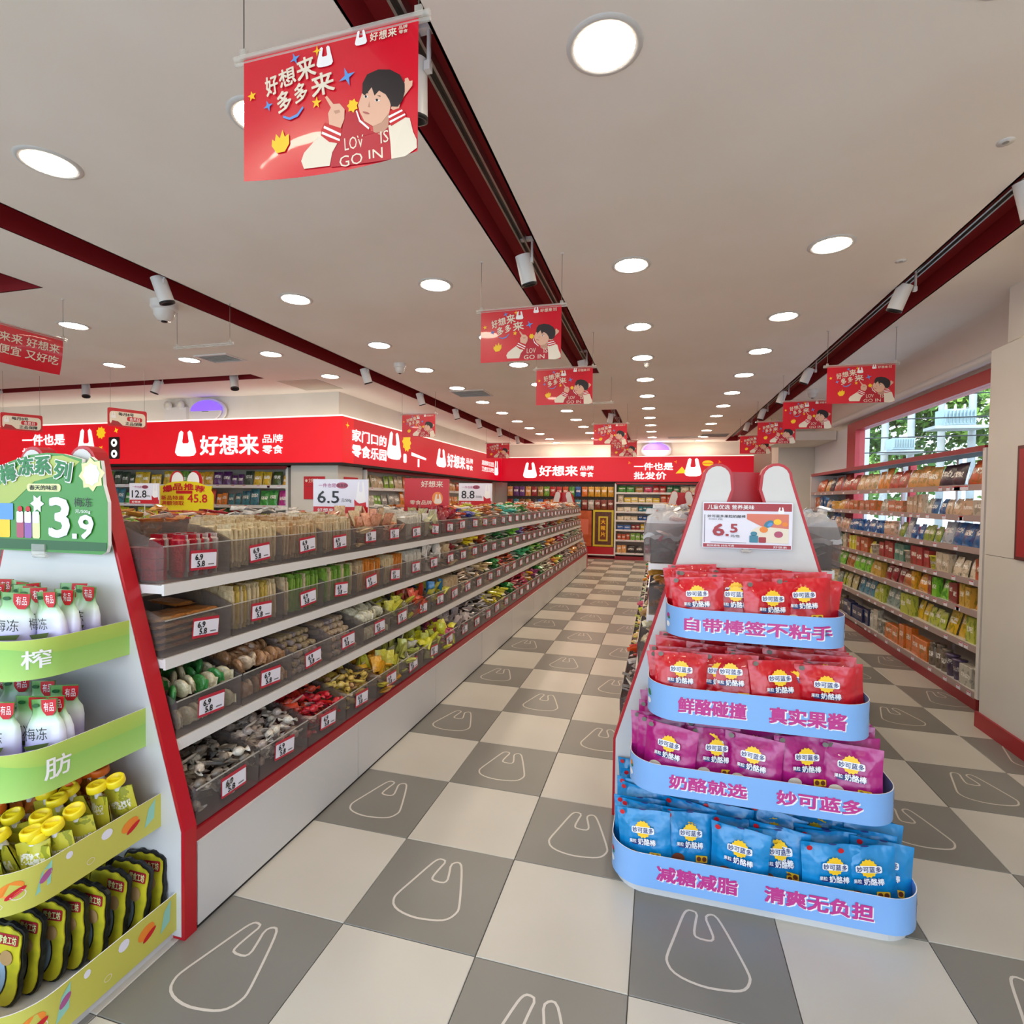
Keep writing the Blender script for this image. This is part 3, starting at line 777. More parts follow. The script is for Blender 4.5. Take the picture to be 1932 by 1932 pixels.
for x, y, lab in ((1.95, 2.14, 'small flush ceiling disc right of the second downlight column'), (1.89, 1.0, 'small flush ceiling disc above the near window-side spotlight')):
    t = thing('ceiling_sensor', lab, 'sensor', (x, y, H)); MB().lathe([(.03, 0), (.03, -.004), (.0001, -.005)], M_wmetal, 14).obj('cap', t); MB().lathe([(.012, -.0051), (.0001, -.007)], M_alu, 10).obj('lens', t)
def emerg(x, y, lab, s=1.0):
    t = thing('emergency_light', lab, 'emergency light', (x, y, 2.78))
    MB().box(-.15 * s, .15 * s, 0, .05, -.09 * s, .06 * s, M_wmetal).obj('body', t)
    for k in (-1, 1):
        MB().lathe([(.045 * s, 0), (.05 * s, .03), (.0001, .031)], M_wmetal, 16, Matrix.Translation((k * .085 * s, 0, .08 * s)) @ Matrix.Rotation(PI / 2, 4, 'X')).obj('lamp', t)
        MB().lathe([(.025 * s, .0312), (.0001, .034)], mat('lamp_lens', '#e8e6d8', .1), 12, Matrix.Translation((k * .085 * s, 0, .08 * s)) @ Matrix.Rotation(PI / 2, 4, 'X')).obj('lens', t)
emerg(-6.66, 4.95, 'white twin-head emergency light above the left fascia sign', 1.4)
emerg(-.5, 12.68, 'white twin-head emergency light above the back fascia sign', 1.2)
def uvl(x, y, z, lab, s=1.0, rz=0):
    t = thing('insect_lamp', lab, 'lamp', (x, y, z), (0, 0, rz), 'round violet insect lamps')
    Mx = Matrix.Rotation(PI / 2, 4, 'X')
    def plate(a0, a1, m, nm, y_):
        b = MB(); pts = [(.27 * s * math.cos(a0 + (a1 - a0) * i / 16), .15 * s * math.sin(a0 + (a1 - a0) * i / 16)) for i in range(17)]
        b.prism(pts, m, lambda u, v, w: (u, -y_ - w, v), .02); b.obj(nm, t)
    plate(PI, 2 * PI, M_wmetal, 'cover', 0.03)
    plate(0, PI, mat('violet_glow', '#8a6cf0', .4, emit=.4, ecol='#7a50ff'), 'glow_panel', 0.025)
    MB().prism(ell(0, 0, .31 * s, .18 * s, 28), M_wmetal, lambda u, v, w: (u, w, v), .03).obj('frame', t)
    b = MB().box(-.06, .06, -.052, -.05, -.015, -.008, M_pblack); b.obj('logo_line', t)
uvl(-6.02, 4.93, 2.78, 'round violet-lit lamp above the left fascia sign', 1.05)
uvl(.45, 12.64, 2.80, 'round violet-lit lamp above the back fascia sign', 1.2)
uvl(-3.75, 7.3, 2.80, 'round violet-lit lamp behind the small left banner', .9, PI / 2)

# ------------------------------------------------------------------ fascia signs
def fascia(name, lab, box_, fn, draw, m=None):
    t = thing(name, lab, 'sign')
    MB().box(*box_, m or M_signred).obj('lightbox', t)
    x0, x1, y0, y1, z0, z1 = box_
    MB().box(x0, x1, y0, y1, z1, z1 + .02, mat('cove_white', '#fff', emit=.35, ecol='#fff0e0')).obj('glow_strip', t)
    MB().box(x0, x1, y0, y1, z0 - .03, z0, M_dark).obj('gap_shade', t)  # dark strip, shade of the gap below the sign put in as colour
    l = Pieces(); e = Pieces()
    draw(l, e, fn)
    l.obj('lettering', t); e.obj('emblem', t)
B_ = .035
def d1(l, e, f):
    g_ = lambda u, v, w: f(u, v, .004)
    e.prism(bagpoly(-6.41, 2.09, -6.02, 2.47), M_signwhite, g_)
    text(l, '好想来', g_, (-5.95, 2.10, -4.92, 2.39), M_signwhite, B_)
    text(l, '品牌', g_, (-4.86, 2.265, -4.52, 2.385), M_signwhite, .02); text(l, '零食', g_, (-4.86, 2.11, -4.52, 2.235), M_signwhite, .02)
    text(l, '一件也是', g_, (-9.56, 2.29, -8.62, 2.47), M_signwhite, B_); text(l, '批发价', g_, (-9.56, 2.07, -8.88, 2.25), M_signwhite, B_)
    e.prism(bagpoly(-8.36, 2.08, -7.98, 2.54), M_signwhite, g_)
    e.prism(star(-7.86, 2.47, .10, .075, 9), M_signyel, g_); e.prism(star(-7.55, 2.50, .05, .02, 4, .4), M_signyel, g_); e.prism(star(-7.86, 2.23, .05, .02, 4, .9), M_signyel, g_)
    e.prism(rrect(-7.70, 2.06, -7.48, 2.40, .02), M_signblk, g_)
    for z in (2.31, 2.14):
        e.prism(ell(-7.59, z, .062, .062), M_signwhite, lambda u, v, w: f(u, v, .007)); e.prism(ell(-7.59, z, .025, .025), M_signblk, lambda u, v, w: f(u, v, .010))
fascia('fascia_sign', 'backlit red fascia sign with white lettering across the left wall', (-11, -3.58, 4.72, 5.0, 1.985, 2.61), lambda u, v, w: (u, 4.72 - w, v), d1)
def d2(l, e, f):
    g_ = lambda u, v, w: f(u, v, .004)
    text(l, '家门口的', g_, (4.95, 2.30, 5.92, 2.47), M_signwhite, B_); text(l, '零食乐园', g_, (4.95, 2.08, 5.92, 2.26), M_signwhite, B_)
    e.prism(bagpoly(5.94, 2.13, 6.42, 2.57), M_signwhite, g_); e.prism(star(6.62, 2.45, .17, .13, 10), M_signyel, g_)
    e.prism(rrect(6.5, 2.1, 6.62, 2.25, .03), M_signwhite, g_); e.prism([(6.8, 2.24), (7.4, 2.20), (7.4, 2.24), (6.8, 2.30)], M_signwhite, g_); e.prism([(7.05, 2.06), (7.12, 2.06), (7.12, 2.2), (7.05, 2.2)], M_signwhite, g_)
    e.prism(star(4.84, 2.5, .05, .015, 4), M_signyel, g_)
    e.prism(bagpoly(7.87, 2.12, 8.36, 2.48), M_signwhite, g_)
    text(l, '好想来', g_, (8.42, 2.14, 9.44, 2.42), M_signwhite, B_); text(l, '品牌', g_, (9.5, 2.29, 9.95, 2.41), M_signwhite, .02); text(l, '零食', g_, (9.5, 2.14, 9.95, 2.26), M_signwhite, .02)
    text(l, '真新鲜在这里', g_, (10.6, 2.32, 11.55, 2.44), M_signwhite, .02); text(l, '又便宜又好吃', g_, (10.6, 2.17, 11.55, 2.29), M_signwhite, .02)
    e.prism(bagpoly(11.6, 2.12, 11.95, 2.5), M_signwhite, g_)
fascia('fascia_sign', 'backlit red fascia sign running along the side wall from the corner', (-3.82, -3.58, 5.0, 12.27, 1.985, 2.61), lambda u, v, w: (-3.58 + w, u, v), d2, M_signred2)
def d3(l, e, f):
    g_ = lambda u, v, w: f(u, v, .004)
    e.prism(bagpoly(-2.98, 2.07, -2.60, 2.49), M_signwhite, g_)
    text(l, '好想来', g_, (-2.54, 2.12, -1.51, 2.40), M_signwhite, B_); text(l, '品牌', g_, (-1.45, 2.27, -1.10, 2.39), M_signwhite, .02); text(l, '零食', g_, (-1.45, 2.10, -1.10, 2.23), M_signwhite, .02)
    text(l, '一件也是', g_, (-.08, 2.27, .87, 2.46), M_signwhite, B_); text(l, '批发价', g_, (-.08, 2.04, .71, 2.23), M_signwhite, B_)
    e.prism([(.93, 2.19), (1.2, 2.2), (1.08, 2.36)], M_signyel, g_); e.prism(bagpoly(1.14, 2.12, 1.54, 2.57), M_signwhite, g_)
    e.prism(ell(1.68, 2.44, .13, .07), M_signyel, g_); e.prism(rrect(1.55, 2.42, 1.81, 2.45, .01), M_signor, lambda u, v, w: f(u, v, .007))
    for a, b_ in ((-.2, 2.46), (.93, 2.48), (1.6, 2.24), (1.95, 2.47)): e.prism(star(a, b_, .05, .015, 3, a), M_signor, g_)
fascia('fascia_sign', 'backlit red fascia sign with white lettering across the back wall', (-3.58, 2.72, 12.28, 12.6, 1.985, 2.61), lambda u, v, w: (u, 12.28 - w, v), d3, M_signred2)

# ------------------------------------------------------------------ packaging shapes
def pouch(w, h, d, m=M_foil, nx=8, nz=8, seed=0, seal=.07, side=.04, hole=False, name='bag'):
    r = random.Random(seed); b = MB()
    def prof(i, j):
        a = i / nx; c = j / nz
        ex = min(a, 1 - a); ez = min(c - seal * .6, (1 - seal) - c)
        if ex <= side or ez <= 0: return .0015
        return .0015 + d / 2 * (1 - math.exp(-ex * 7)) * min(1, (1 - math.exp(-ez * 8)) * 1.25) * (1 + r.uniform(-.1, .1)) * (1.15 - .35 * c)
    F = []; G = []
    for j in range(nz + 1):
        for i in range(nx + 1):
            a = i / nx; c = j / nz
            nar = 1 - .05 * math.sin(PI * c)
            x = (a - .5) * w * nar; z = c * h + r.uniform(-.003, .003) * (0 < j < nz)
            wv = .004 * math.sin(a * 9 + seed) * c
            p = prof(i, j)
            F.append((x, -p + wv, z)); G.append((x, p + wv, z))
    q = [(j * (nx + 1) + i, j * (nx + 1) + i + 1, (j + 1) * (nx + 1) + i + 1, (j + 1) * (nx + 1) + i) for j in range(nz) for i in range(nx)]
    b.add(F, q, m, True); b.add(G, [f[::-1] for f in q], m, True)
    return b.mesh(name)
def boxpack(w, h, d, m=M_pack, name='box'):
    b = MB(); e = min(w, h, d) * .04
    x, y = w / 2, d / 2
    b.box(-x, x, -y, y, 0, h - e, m)
    b.add([(-x, -y, h - e), (x, -y, h - e), (x, y, h - e), (-x, y, h - e), (-x + e, -y + e, h), (x - e, -y + e, h), (x - e, y - e, h), (-x + e, y - e, h)], [(0, 1, 5, 4), (1, 2, 6, 5), (2, 3, 7, 6), (3, 0, 4, 7), (4, 5, 6, 7)], m)
    return b.mesh(name)
def jar(r, h, m=M_pack, name='jar'):
    b = MB(); b.lathe([(.0001, 0), (r * .95, 0), (r, .006), (r, h * .78), (r * .8, h * .84), (r * .8, h * .86), (r * .86, h * .86), (r * .86, h), (.0001, h)], m, 12)
    return b.mesh(name)
def cup(r, h, m=M_pack): 
    b = MB(); b.lathe([(.0001, 0), (r * .72, 0), (r * .98, h * .92), (r * 1.08, h * .93), (r * 1.08, h), (.0001, h)], m, 12)
    return b.mesh('cup')
def bar(w, l, t, m=M_snack, name='wrapped_bar'):
    """small flow-wrapped bar standing on its end: width w (x), thickness t (y), length l (z)"""
    b = MB(); rings = [(0, .95, .08), (.10, .95, .1), (.14, 1, 1), (.5, 1, 1.1), (.86, 1, 1), (.90, .95, .1), (1, .98, .08)]
    vs = []
    for z, a, c in rings:
        for x, y in ((-1, -.6), (0, -1), (1, -.6), (1, .6), (0, 1), (-1, .6)): vs.append((x * w / 2 * a, y * t / 2 * c, z * l))
    fs = [(k * 6 + i, k * 6 + (i + 1) % 6, (k + 1) * 6 + (i + 1) % 6, (k + 1) * 6 + i) for k in range(6) for i in range(6)]
    b.add(vs, fs + [(5, 4, 3, 2, 1, 0), tuple(range(36, 42))], m)
    return b.mesh(name)
def twist(r, m=M_snack, seed=0, name='twist_wrapped_sweet'):
    rr = random.Random(seed); b = MB()
    prof = [(1.05, -2.1), (.7, -1.7), (.18, -1.25), (.75, -.8), (1, -.25), (1, .3), (.75, .8), (.18, 1.25), (.75, 1.7), (1.1, 2.1)]
    vs = []
    for k, (a, z) in enumerate(prof):
        for i in range(7):
            t = 2 * PI * i / 7; fl = .35 if abs(z) > 1.5 else 1
            vs.append((r * z, r * a * math.cos(t) * rr.uniform(.85, 1.1), r * a * math.sin(t) * fl * rr.uniform(.85, 1.1)))
    b.add(vs, [(k * 7 + i, k * 7 + (i + 1) % 7, (k + 1) * 7 + (i + 1) % 7, (k + 1) * 7 + i) for k in range(9) for i in range(7)], m, True)
    return b.mesh(name)
def pillow(w, h, d, m=M_snack, seed=0, name='wrapped_snack'):
    return pouch(w, h, d, m, 6, 5, seed, .12, .02, name=name)
def roll(r, l, m=M_snack, name='wafer_roll'):
    b = MB(); b.lathe([(.0001, 0), (r * .6, .001), (r, .006), (r * 1.02, l * .5), (r, l - .006), (r * .6, l), (.0001, l)], m, 9, Matrix.Rotation(PI / 2, 4, 'Y'))
    return b.mesh(name)
def disc(r, t, m=M_snack, name='round_cracker'):
    b = MB(); b.lathe([(.0001, -t / 2), (r * .8, -t / 2), (r, -t * .2), (r, t * .2), (r * .8, t / 2), (.0001, t / 2)], m, 12, Matrix.Rotation(PI / 2, 4, 'X'))
    b.add([(-r * 1.25, 0, -r * .5), (r * 1.25, 0, -r * .5), (r * 1.25, .001, r * .5), (-r * 1.25, .001, r * .5)], [(0, 1, 2, 3)], m)
    return b.mesh(name)

HB = [pouch(.205, .205, .05, M_foil, 12, 12, s) for s in (1, 2, 3)]
def hero_print(kind):
    f = lambda y: (lambda u, v, w: (u, y - .012, v + .022))
    b = MB()
    b.prism(star(0, .125, .030, .026, 14), M_pyel, f(-.020))
    b.prism(rrect(-.042, .112, .042, .134, .006), M_pwhite, f(-.0210))
    text(b, '妙可蓝多', f(-.0220), (-.039, .114, .039, .132), M_pnavy, .02)
    b2 = MB()
    b2.prism(rrect(-.046, .074, .046, .090, .007), M_pnavy, f(-.021)); text(b2, '果粒', f(-.0225), (-.052, .079, -.026, .092), M_pwhite, .02); text(b2, '奶酪棒', f(-.0225), (-.020, .074, .046, .096), M_pwhite, .03)
    b2.prism(ell(-.078, .172, .010, .008), mat('emblem_grey', '#6e6a60', .5) if kind != 'blue' else M_pred, f(-.0045))
    b2.prism(rrect(.02, .030, .062, .052, .003), M_pyel, f(-.019)); b2.prism(ell(.031, .041, .008, .008), mat('print_brown', '#7a3a1a', .5), f(-.0195)); b2.prism(ell(.051, .041, .008, .008), mat('print_brown'), f(-.0195))
    b2.prism(ell(-.045, .038, .024, .016), M_cream if kind != 'blue' else mat('print_brown'), f(-.018))
    if kind == 'blue': b2.prism(ell(.0, .188, .014, .003), M_pnavy, f(-.004))
    return b.mesh('sun_emblem'), b2.mesh('lettering')
HP = {k: hero_print(k) for k in ('red', 'purple', 'blue')}

# ------------------------------------------------------------------ end-of-aisle displays with bag-shaped boards
TRAYS = [(.035, .165, .535, .50), (.385, .50, .47, .46), (.655, .79, .405, .40), (.97, 1.09, .335, .33)]
def traypath(hw, d, r=.12, n=8):
    """outline of the tray rim from board (right) round the front to board (left): list of (x,y)"""
    p = [(hw, 0)]
    for i in range(n + 1):
        t = PI / 2 * i / n; p.append((hw - r + r * math.cos(t), -(d - r) - r * math.sin(t)))
    for i in range(n + 1):
        t = PI / 2 * i / n; p.append((-(hw - r) - r * math.sin(t), -(d - r) - r * math.cos(t)))
    p.append((-hw, 0))
    return p
def board_outline(top=1.70):
    def hw(z): return .57 if z < .378 else .57 - (z - .378) * .305
    out = [(-hw(0), 0), (hw(0), 0), (hw(.378), .378), (hw(1.0), 1.0), (hw(1.55), 1.55)]
    for i in range(9):
        t = PI * (i / 8) * .92; out.append((.122 + .066 * math.cos(t), 1.632 + .068 * math.sin(t)))
    out += [(.052, 1.58), (.078, 1.50), (.080, 1.42), (-.080, 1.42), (-.078, 1.50), (-.052, 1.58)]
    for i in range(9):
        t = PI * (.08 + (i / 8) * .92); out.append((-.122 + .066 * math.cos(t), 1.632 + .068 * math.sin(t)))
    out += [(-hw(1.55), 1.55), (-hw(1.0), 1.0), (-hw(.378), .378)]
    return out
def inset(poly, d):
    n = len(poly); out = []
    for i in range(n):
        a = Vector(poly[i - 1]); b = Vector(poly[i]); c = Vector(poly[(i + 1) % n])
        e1 = (b - a).normalized(); e2 = (c - b).normalized()
        n1 = Vector((-e1.y, e1.x)); n2 = Vector((-e2.y, e2.x)); nn = (n1 + n2)
        if nn.length < .3: nn = n1
        nn.normalize(); out.append(tuple(b + nn * d / max(.5, nn.dot(n1))))
    return out
def display(name, label, loc, bandm, rz=0.0, trays=True, texts=(), tm=None, extra=None, rear=True):
    t = thing(name, label, 'display stand', loc, (0, 0, rz))
    O = board_outline(); f = lambda y: (lambda u, v, w: (u, y + w, v))
    MB().prism(O, M_red, f(0), .05).obj('back_board', t)
    MB().prism(inset(O, .012), M_white, f(-.003), .002).obj('white_face', t)
    O2 = [(u, v * .995) for u, v in O if v < 1.45] 
    rb = MB(); arch = [(-.30, 1.22), (.30, 1.22), (.21, 1.56)] + [(.13 * math.cos(a) + (.08 if a < PI / 2 else -.08), 1.57 + .10 * math.sin(a)) for a in [PI * i / 10 for i in range(11)]] + [(-.21, 1.56)]
    rb.prism(arch, M_red, f(.16), .03); (rb.obj('rear_board', t) if rear else None)
    if not trays: return t
    MB().prism(traypath(.52, .485)[::-1], M_white, lambda u, v, w: (u, v, w), .04).obj('base', t)
    for k, (z0, z1, hw, d) in enumerate(TRAYS):
        P = traypath(hw, d); n = len(P)
        s = MB().prism(P[::-1], M_white, lambda u, v, w: (u, v, z0 + w), .008); s.obj('tray', t)
        b = MB(); mm = bandm if not isinstance(bandm, (list, tuple)) else bandm[k]
        out = []; inn = []
        for i in range(n):
            a = Vector(P[max(0, i - 1)]); c = Vector(P[min(n - 1, i + 1)]); tt = (c - a).normalized(); nn = Vector((-tt.y, tt.x)) * -1
            if nn.dot(Vector(P[i]) - Vector((0, -d / 2))) < 0: nn = -nn
            out.append(Vector(P[i]) + nn * .003); inn.append(Vector(P[i]))
        for A, flip in ((out, False), (inn, True)):
            vs = [(p.x, p.y, z0) for p in A] + [(p.x, p.y, z1) for p in A]
            fs = [(i, i + 1, n + i + 1, n + i) for i in range(n - 1)]
            b.add(vs, fs, mm, True)
        b.add([(p.x, p.y, z1) for p in out] + [(p.x, p.y, z1) for p in inn], [(i, i + 1, n + i + 1, n + i) for i in range(n - 1)], M_pwhite)
        bo = b.obj('front_band', t)
        # arc-length mapping for print on the band (s measured from the middle, positive to the right seen from the front)
        L = [0.0]
        for i in range(1, n): L.append(L[-1] + (out[i] - out[i - 1]).length)
        half = L[-1] / 2
        def onb(s_, z, w, out=out, L=L, half=half):
            x = half - s_
            x = min(max(x, 0), L[-1] - 1e-6)
            for i in range(1, len(L)):
                if x <= L[i]: break
            q = (x - L[i - 1]) / (L[i] - L[i - 1])
            p = out[i - 1].lerp(out[i], q); tt = (out[i] - out[i - 1]).normalized(); nn = Vector((tt.y, -tt.x))
            if nn.dot(p - Vector((0, -.2))) < 0: nn = -nn
            p = p + nn * w
            return (p.x, p.y, z)
        if k < len(texts) and texts[k]:
            l = Pieces(); zc0, zc1 = z0 + (z1 - z0) * .27, z1 - (z1 - z0) * .26
            words = texts[k]
            for (s_, u0, u1) in words:
                if tm == 'pink':
                    text(l, s_, lambda u, v, w: onb(u, v, .0010), (u0 + .004, zc0 - .004, u1 + .004, zc1 - .004), M_pwhite, .07)
                    text(l, s_, lambda u, v, w: onb(u, v, .0022), (u0, zc0, u1, zc1), M_ppink, .05)
                else:
                    text(l, s_, lambda u, v, w: onb(u, v, .0015), (u0, zc0, u1, zc1), M_pwhite, .02)
            l.obj('lettering', bo)
        if extra: extra(k, bo, onb, half, z0, z1)
    return t
RX, RY = .94, .945
def extraR(k, bo, onb, half, z0, z1):
    b = MB(); zc = (z0 + z1) / 2
    for s in (-1, 1):
        u = s * (TRAYS[k][2] + .03)
        b.prism(ell(u, zc + .015, .014, .012, 12), (M_pred, M_porange, M_pgreen, M_pmag)[k], lambda a, c, w: onb(a, c, .001))
        b.prism(ell(u, zc - .02, .016, .012, 12), M_pwhite, lambda a, c, w: onb(a, c, .001)); b.prism(ell(u + .01, zc + .008, .008, .006, 12), M_pgreen, lambda a, c, w: onb(a, c, .002))
    b.obj('corner_print', bo)
display('snack_display', 'white bag-shaped display stand with blue banded trays at the aisle front', (RX, RY, 0), M_blueband, 0, True,
        [[('减糖减脂', -.36, -.07), ('清爽无负担', .02, .37)], [('奶酪就选', -.32, -.04), ('妙可蓝多', .06, .34)], [('鲜酪碰撞', -.29, -.04), ('真实果酱', .04, .30)], [('自带棒签不粘手', -.27, .27)]], 'pink', extraR)
# price sign on the right board
t = thing('price_sign', 'white and red framed price card reading 6.5 on the blue-banded display', 'sign', (RX, RY - .03, 0))
f = lambda y: (lambda u, v, w: (u, y + w, v))
MB().prism(rrect(-.185, 1.318, .185, 1.525, .006), M_paper, f(0), .012).obj('card', t)
b = MB()
b.prism(rrect(-.181, 1.486, .181, 1.519, .002), M_pdred, f(-.001)); b.prism(rrect(-.181, 1.321, .181, 1.337, .002), M_pdred, f(-.001))
b.prism([(.0, 1.474), (.170, 1.474), (.170, 1.345), (.165, 1.345), (.14, 1.39), (.06, 1.42), (.0, 1.45)], mat('print_salmon', '#d8765e', .4), f(-.001))
b.prism([(.02, 1.35), (.17, 1.345), (.17, 1.41), (.05, 1.42), (.02, 1.40)], M_cream, f(-.0015))
b.prism(ell(.09, 1.43, .022, .014, 14, .6), mat('print_teal', '#3b7f96', .4), f(-.002)); b.prism(ell(.095, 1.428, .012, .008, 12, .6), M_pblue, f(-.003))
for a, c, r_, m in ((.125, 1.44, .016, M_pyel), (.07, 1.405, .017, M_porange), (.13, 1.385, .018, mat('print_rose', '#b04a66', .4)), (.155, 1.43, .012, M_porange)): b.prism(ell(a, c, r_, r_ * .8), m, f(-.0025))
b.prism(rrect(.012, 1.347, .048, 1.378, .003), mat('print_teal'), f(-.003)); b.prism(ell(.03, 1.386, .014, .010), mat('print_teal'), f(-.003)); b.prism(rrect(.05, 1.347, .08, 1.372, .004), M_pdred, f(-.003))
b.prism(rrect(-.178, 1.342, -.175, 1.468, .001), M_pgrey, f(-.001)); b.prism(rrect(-.15, 1.343, .0, 1.345, .0008), M_pgrey, f(-.001))
b.prism(bagpoly(.125, 1.475, .152, 1.505), M_pwhite, f(-.002))
b.obj('picture_print', t)
l = Pieces(); g_ = f(-.003)
text(l, '儿童优选 营养美味', g_, (-.165, 1.492, .03, 1.513), M_pwhite, .02)
text(l, '妙可蓝多果粒奶酪棒', g_, (-.165, 1.455, -.005, 1.468), M_pblack, .01); text(l, '500克', g_, (-.160, 1.444, -.10, 1.452), M_pgrey, .0)
text(l, '6', g_, (-.142, 1.372, -.092, 1.428), M_pdred, .06); text(l, '5', g_, (-.068, 1.388, -.037, 1.428), M_pdred, .06); l.prism(rrect(-.087, 1.372, -.074, 1.382, .002), M_pdred, g_)
text(l, '元/包', g_, (-.066, 1.368, -.028, 1.38), M_pblack, .02)
text(l, '新鲜美味 好吃不贵', g_, (-.165, 1.324, -.05, 1.334), M_pwhite, .0); text(l, '好想来', g_, (.11, 1.324, .165, 1.334), M_pwhite, .0)
l.obj('lettering', t)
MB().cyl((-.02, -.004, 1.307), (.02, -.004, 1.307), .006, M_clearrail, n=8).box(-.012, .012, -.006, .03, 1.30, 1.318, M_clearrail).obj('clip', t)

# bags in the right display
def inside(x, y, hw, d, m, r=.12):
    ax = abs(x) - (hw - r)
    yf = -d if ax < 0 else -(d - r) - math.sqrt(max(0, r * r - min(ax, r) ** 2))
    return max(y, yf + m)
def fill_bags(k, color, kind, cname, labs):
    z0, z1, hw, d = TRAYS[k]
    nrow = max(3, int((d - .06) / .052)); cnt = 0
    for r_ in range(nrow):
        y = -d + .055 + r_ * .052
        w = hw - (.03 if r_ else .05) ; nb = max(4, int(round(2 * w / .16)))
        for c in range(nb):
            x = -w + .09 + (2 * w - .18) * c / max(1, nb - 1) + R.uniform(-.02, .02); y = -d + .055 + r_ * .052 + .022 * ((c + r_) % 2)
            lean = R.uniform(.05, .55) + (.1 if r_ == 0 else 0); rz = R.uniform(-.30, .30)
            vz = R.uniform(0, .018) + r_ * .004
            t = thing('cheese_snack_bag', '%s foil snack bag, %s from the left in the %s row of the %s tray' % (cname, ordn(c), ordn(r_), labs), 'snack bag', (RX + x, RY + inside(x * 1.12, y, hw, d, .05), z0 + .012 + vz), (-lean * .35, R.uniform(-.10, .10), rz), '%s snack bags in the %s tray' % (cname, labs)); t.scale = (1.03, 1, 1.10)
            o = link('pouch', R.choice(HB), t, color=color)
            if r_ < 3 or R.random() < .5:
                link('sun_emblem', HP[kind][0], t); link('lettering', HP[kind][1], t)
fill_bags(3, '#c8091e', 'red', 'red', 'top'); fill_bags(2, '#c3081c', 'red', 'red', 'second')
fill_bags(1, '#a81572', 'purple', 'magenta', 'third'); fill_bags(0, '#0f86c4', 'blue', 'blue', 'bottom')

# ------------------------------------------------------------------ left display
def bandgrad(name, c0, c1, c2, wave):
    m = mat(name, c0, .4); b = m.node_tree.nodes['Principled BSDF']
    tc = N(m, 'ShaderNodeTexCoord'); sp = N(m, 'ShaderNodeSeparateXYZ'); K(m, tc.outputs['Generated'], sp.inputs[0])
    sx = mth(m, 'SINE', mth(m, 'MULTIPLY', sp.outputs[0], 9.0))
    ed = mth(m, 'GREATER_THAN', mth(m, 'ADD', mth(m, 'MULTIPLY', sx, .35), .45), sp.outputs[2])
    base = mixc(m, sp.outputs[2], c1, c0)
    base2 = mixc(m, sp.outputs[2], c2, c1)
    K(m, mixc(m, ed, base, base2), b.inputs['Base Color'])
    return m
M_bg = bandgrad('green_band', '#b4c95a', '#7fb850', '#a9d06c', 1)
M_by = noisy('yellow_band', '#c9c45c', '#c2bd52', 2, .4)
def extraL(k, bo, onb, half, z0, z1):
    if k > 1: return
    b = Pieces(); h = z1 - z0
    ln = lambda l_, m, w=.001: b.prism(l_, m, lambda a, c, _: onb(a, c, w))
    for s0 in (half - .30, half - .62, half - .95):
        if s0 < -half: break
        ln(ell(s0 + .185, z0 + h * .62, .030, h * .16, 12, .3), M_porange, .001); ln(ell(s0 + .195, z0 + h * .5, .026, h * .07, 12, .5), M_pred, .002)
        ln([(s0 + .235, z0 + h * .25), (s0 + .27, z0 + h * .4), (s0 + .275, z0 + h * .95), (s0 + .25, z0 + h * .75)], mat('print_aqua', '#8fc9b8', .4), .001)
        ln(ell(s0 + .11, z0 + h * .75, .018, h * .13, 12), M_paper, .001); ln(ell(s0 - .0, z0 + h * .8, .010, h * .09, 12), M_paper, .001)
        ln(ell(s0 - .06, z0 + h * .62, .020, h * .08, 12, .8), mat('print_plum', '#a8568c', .4), .001)
        for (a, c, r_) in ((.06, .3, .012), (-.12, .45, .018), (-.16, .25, .009)):
            o_ = ell(s0 + a, z0 + h * c, r_, r_ * .8, 14); i_ = ell(s0 + a, z0 + h * c, r_ * .86, r_ * .66, 14)
            b.add([onb(p[0], p[1], .001) for p in o_ + i_], [(i, (i + 1) % 14, 14 + (i + 1) % 14, 14 + i) for i in range(14)], M_cream)
    b.obj('printed_motif', bo)
LX, LY = -1.545, -.22
hs = [traypath(q[2], q[3]) for q in TRAYS]
display('snack_display', 'white bag-shaped display stand with green and yellow trays beside the bulk rack', (LX, LY, 0), [M_by, M_by, M_bg, M_bg], 0, True,
        [None, None, [('零', -.30, -.20), ('添', -.06, .04), ('脂', .27, .34), ('肪', .44, .51)], [('轻', -.28, -.19), ('盈', -.08, .0), ('生', .14, .21), ('榨', .30, .37)]], 'white', extraL, False)
# big green price sign
t = thing('price_sign', 'large green shaped price sign reading 3.9 on the left display', 'sign', (LX, LY - .035, 0))
SX = .285
def gf(y): return lambda u, v, w: (u, y + w, v)
out = [(-SX + .03, 1.318), (SX - .03, 1.318), (SX - .008, 1.328), (SX, 1.35), (SX, 1.50), (SX - .02, 1.56)]
out += star(.215, 1.595, .062, .05, 8, .1)[1:7]
out += [(.17, 1.648), (.08, 1.668), (0, 1.672), (-.09, 1.665), (-.19, 1.64), (-.26, 1.60), (-SX, 1.53), (-SX, 1.35), (-SX + .008, 1.328)]
MB().prism(out, mat('sign_green', '#3f8a35', .35), gf(0), .012, M_pwhite).obj('panel', t)
b = MB()
b.prism([(-SX + .004, 1.322), (SX - .006, 1.33), (SX - .006, 1.36), (-SX + .004, 1.36)], mat('print_dgreen', '#1f5a2c', .4), gf(-.001))
b.prism([(-SX + .004, 1.52), (-.1, 1.655), (.08, 1.662), (.16, 1.64), (.10, 1.60), (-.06, 1.57), (-.16, 1.50), (-.285, 1.45)], mat('print_lime', '#a9b85a', .4), gf(-.001))
b.prism(star(.215, 1.595, .060, .046, 8, .1), mat('print_lemon', '#dfe3a0', .4), gf(-.002)); b.prism(star(.215, 1.595, .040, .034, 8, .1), M_paper, gf(-.003))
b.prism(rrect(-.095, 1.534, .07, 1.562, .012), mat('print_lemon'), gf(-.002))
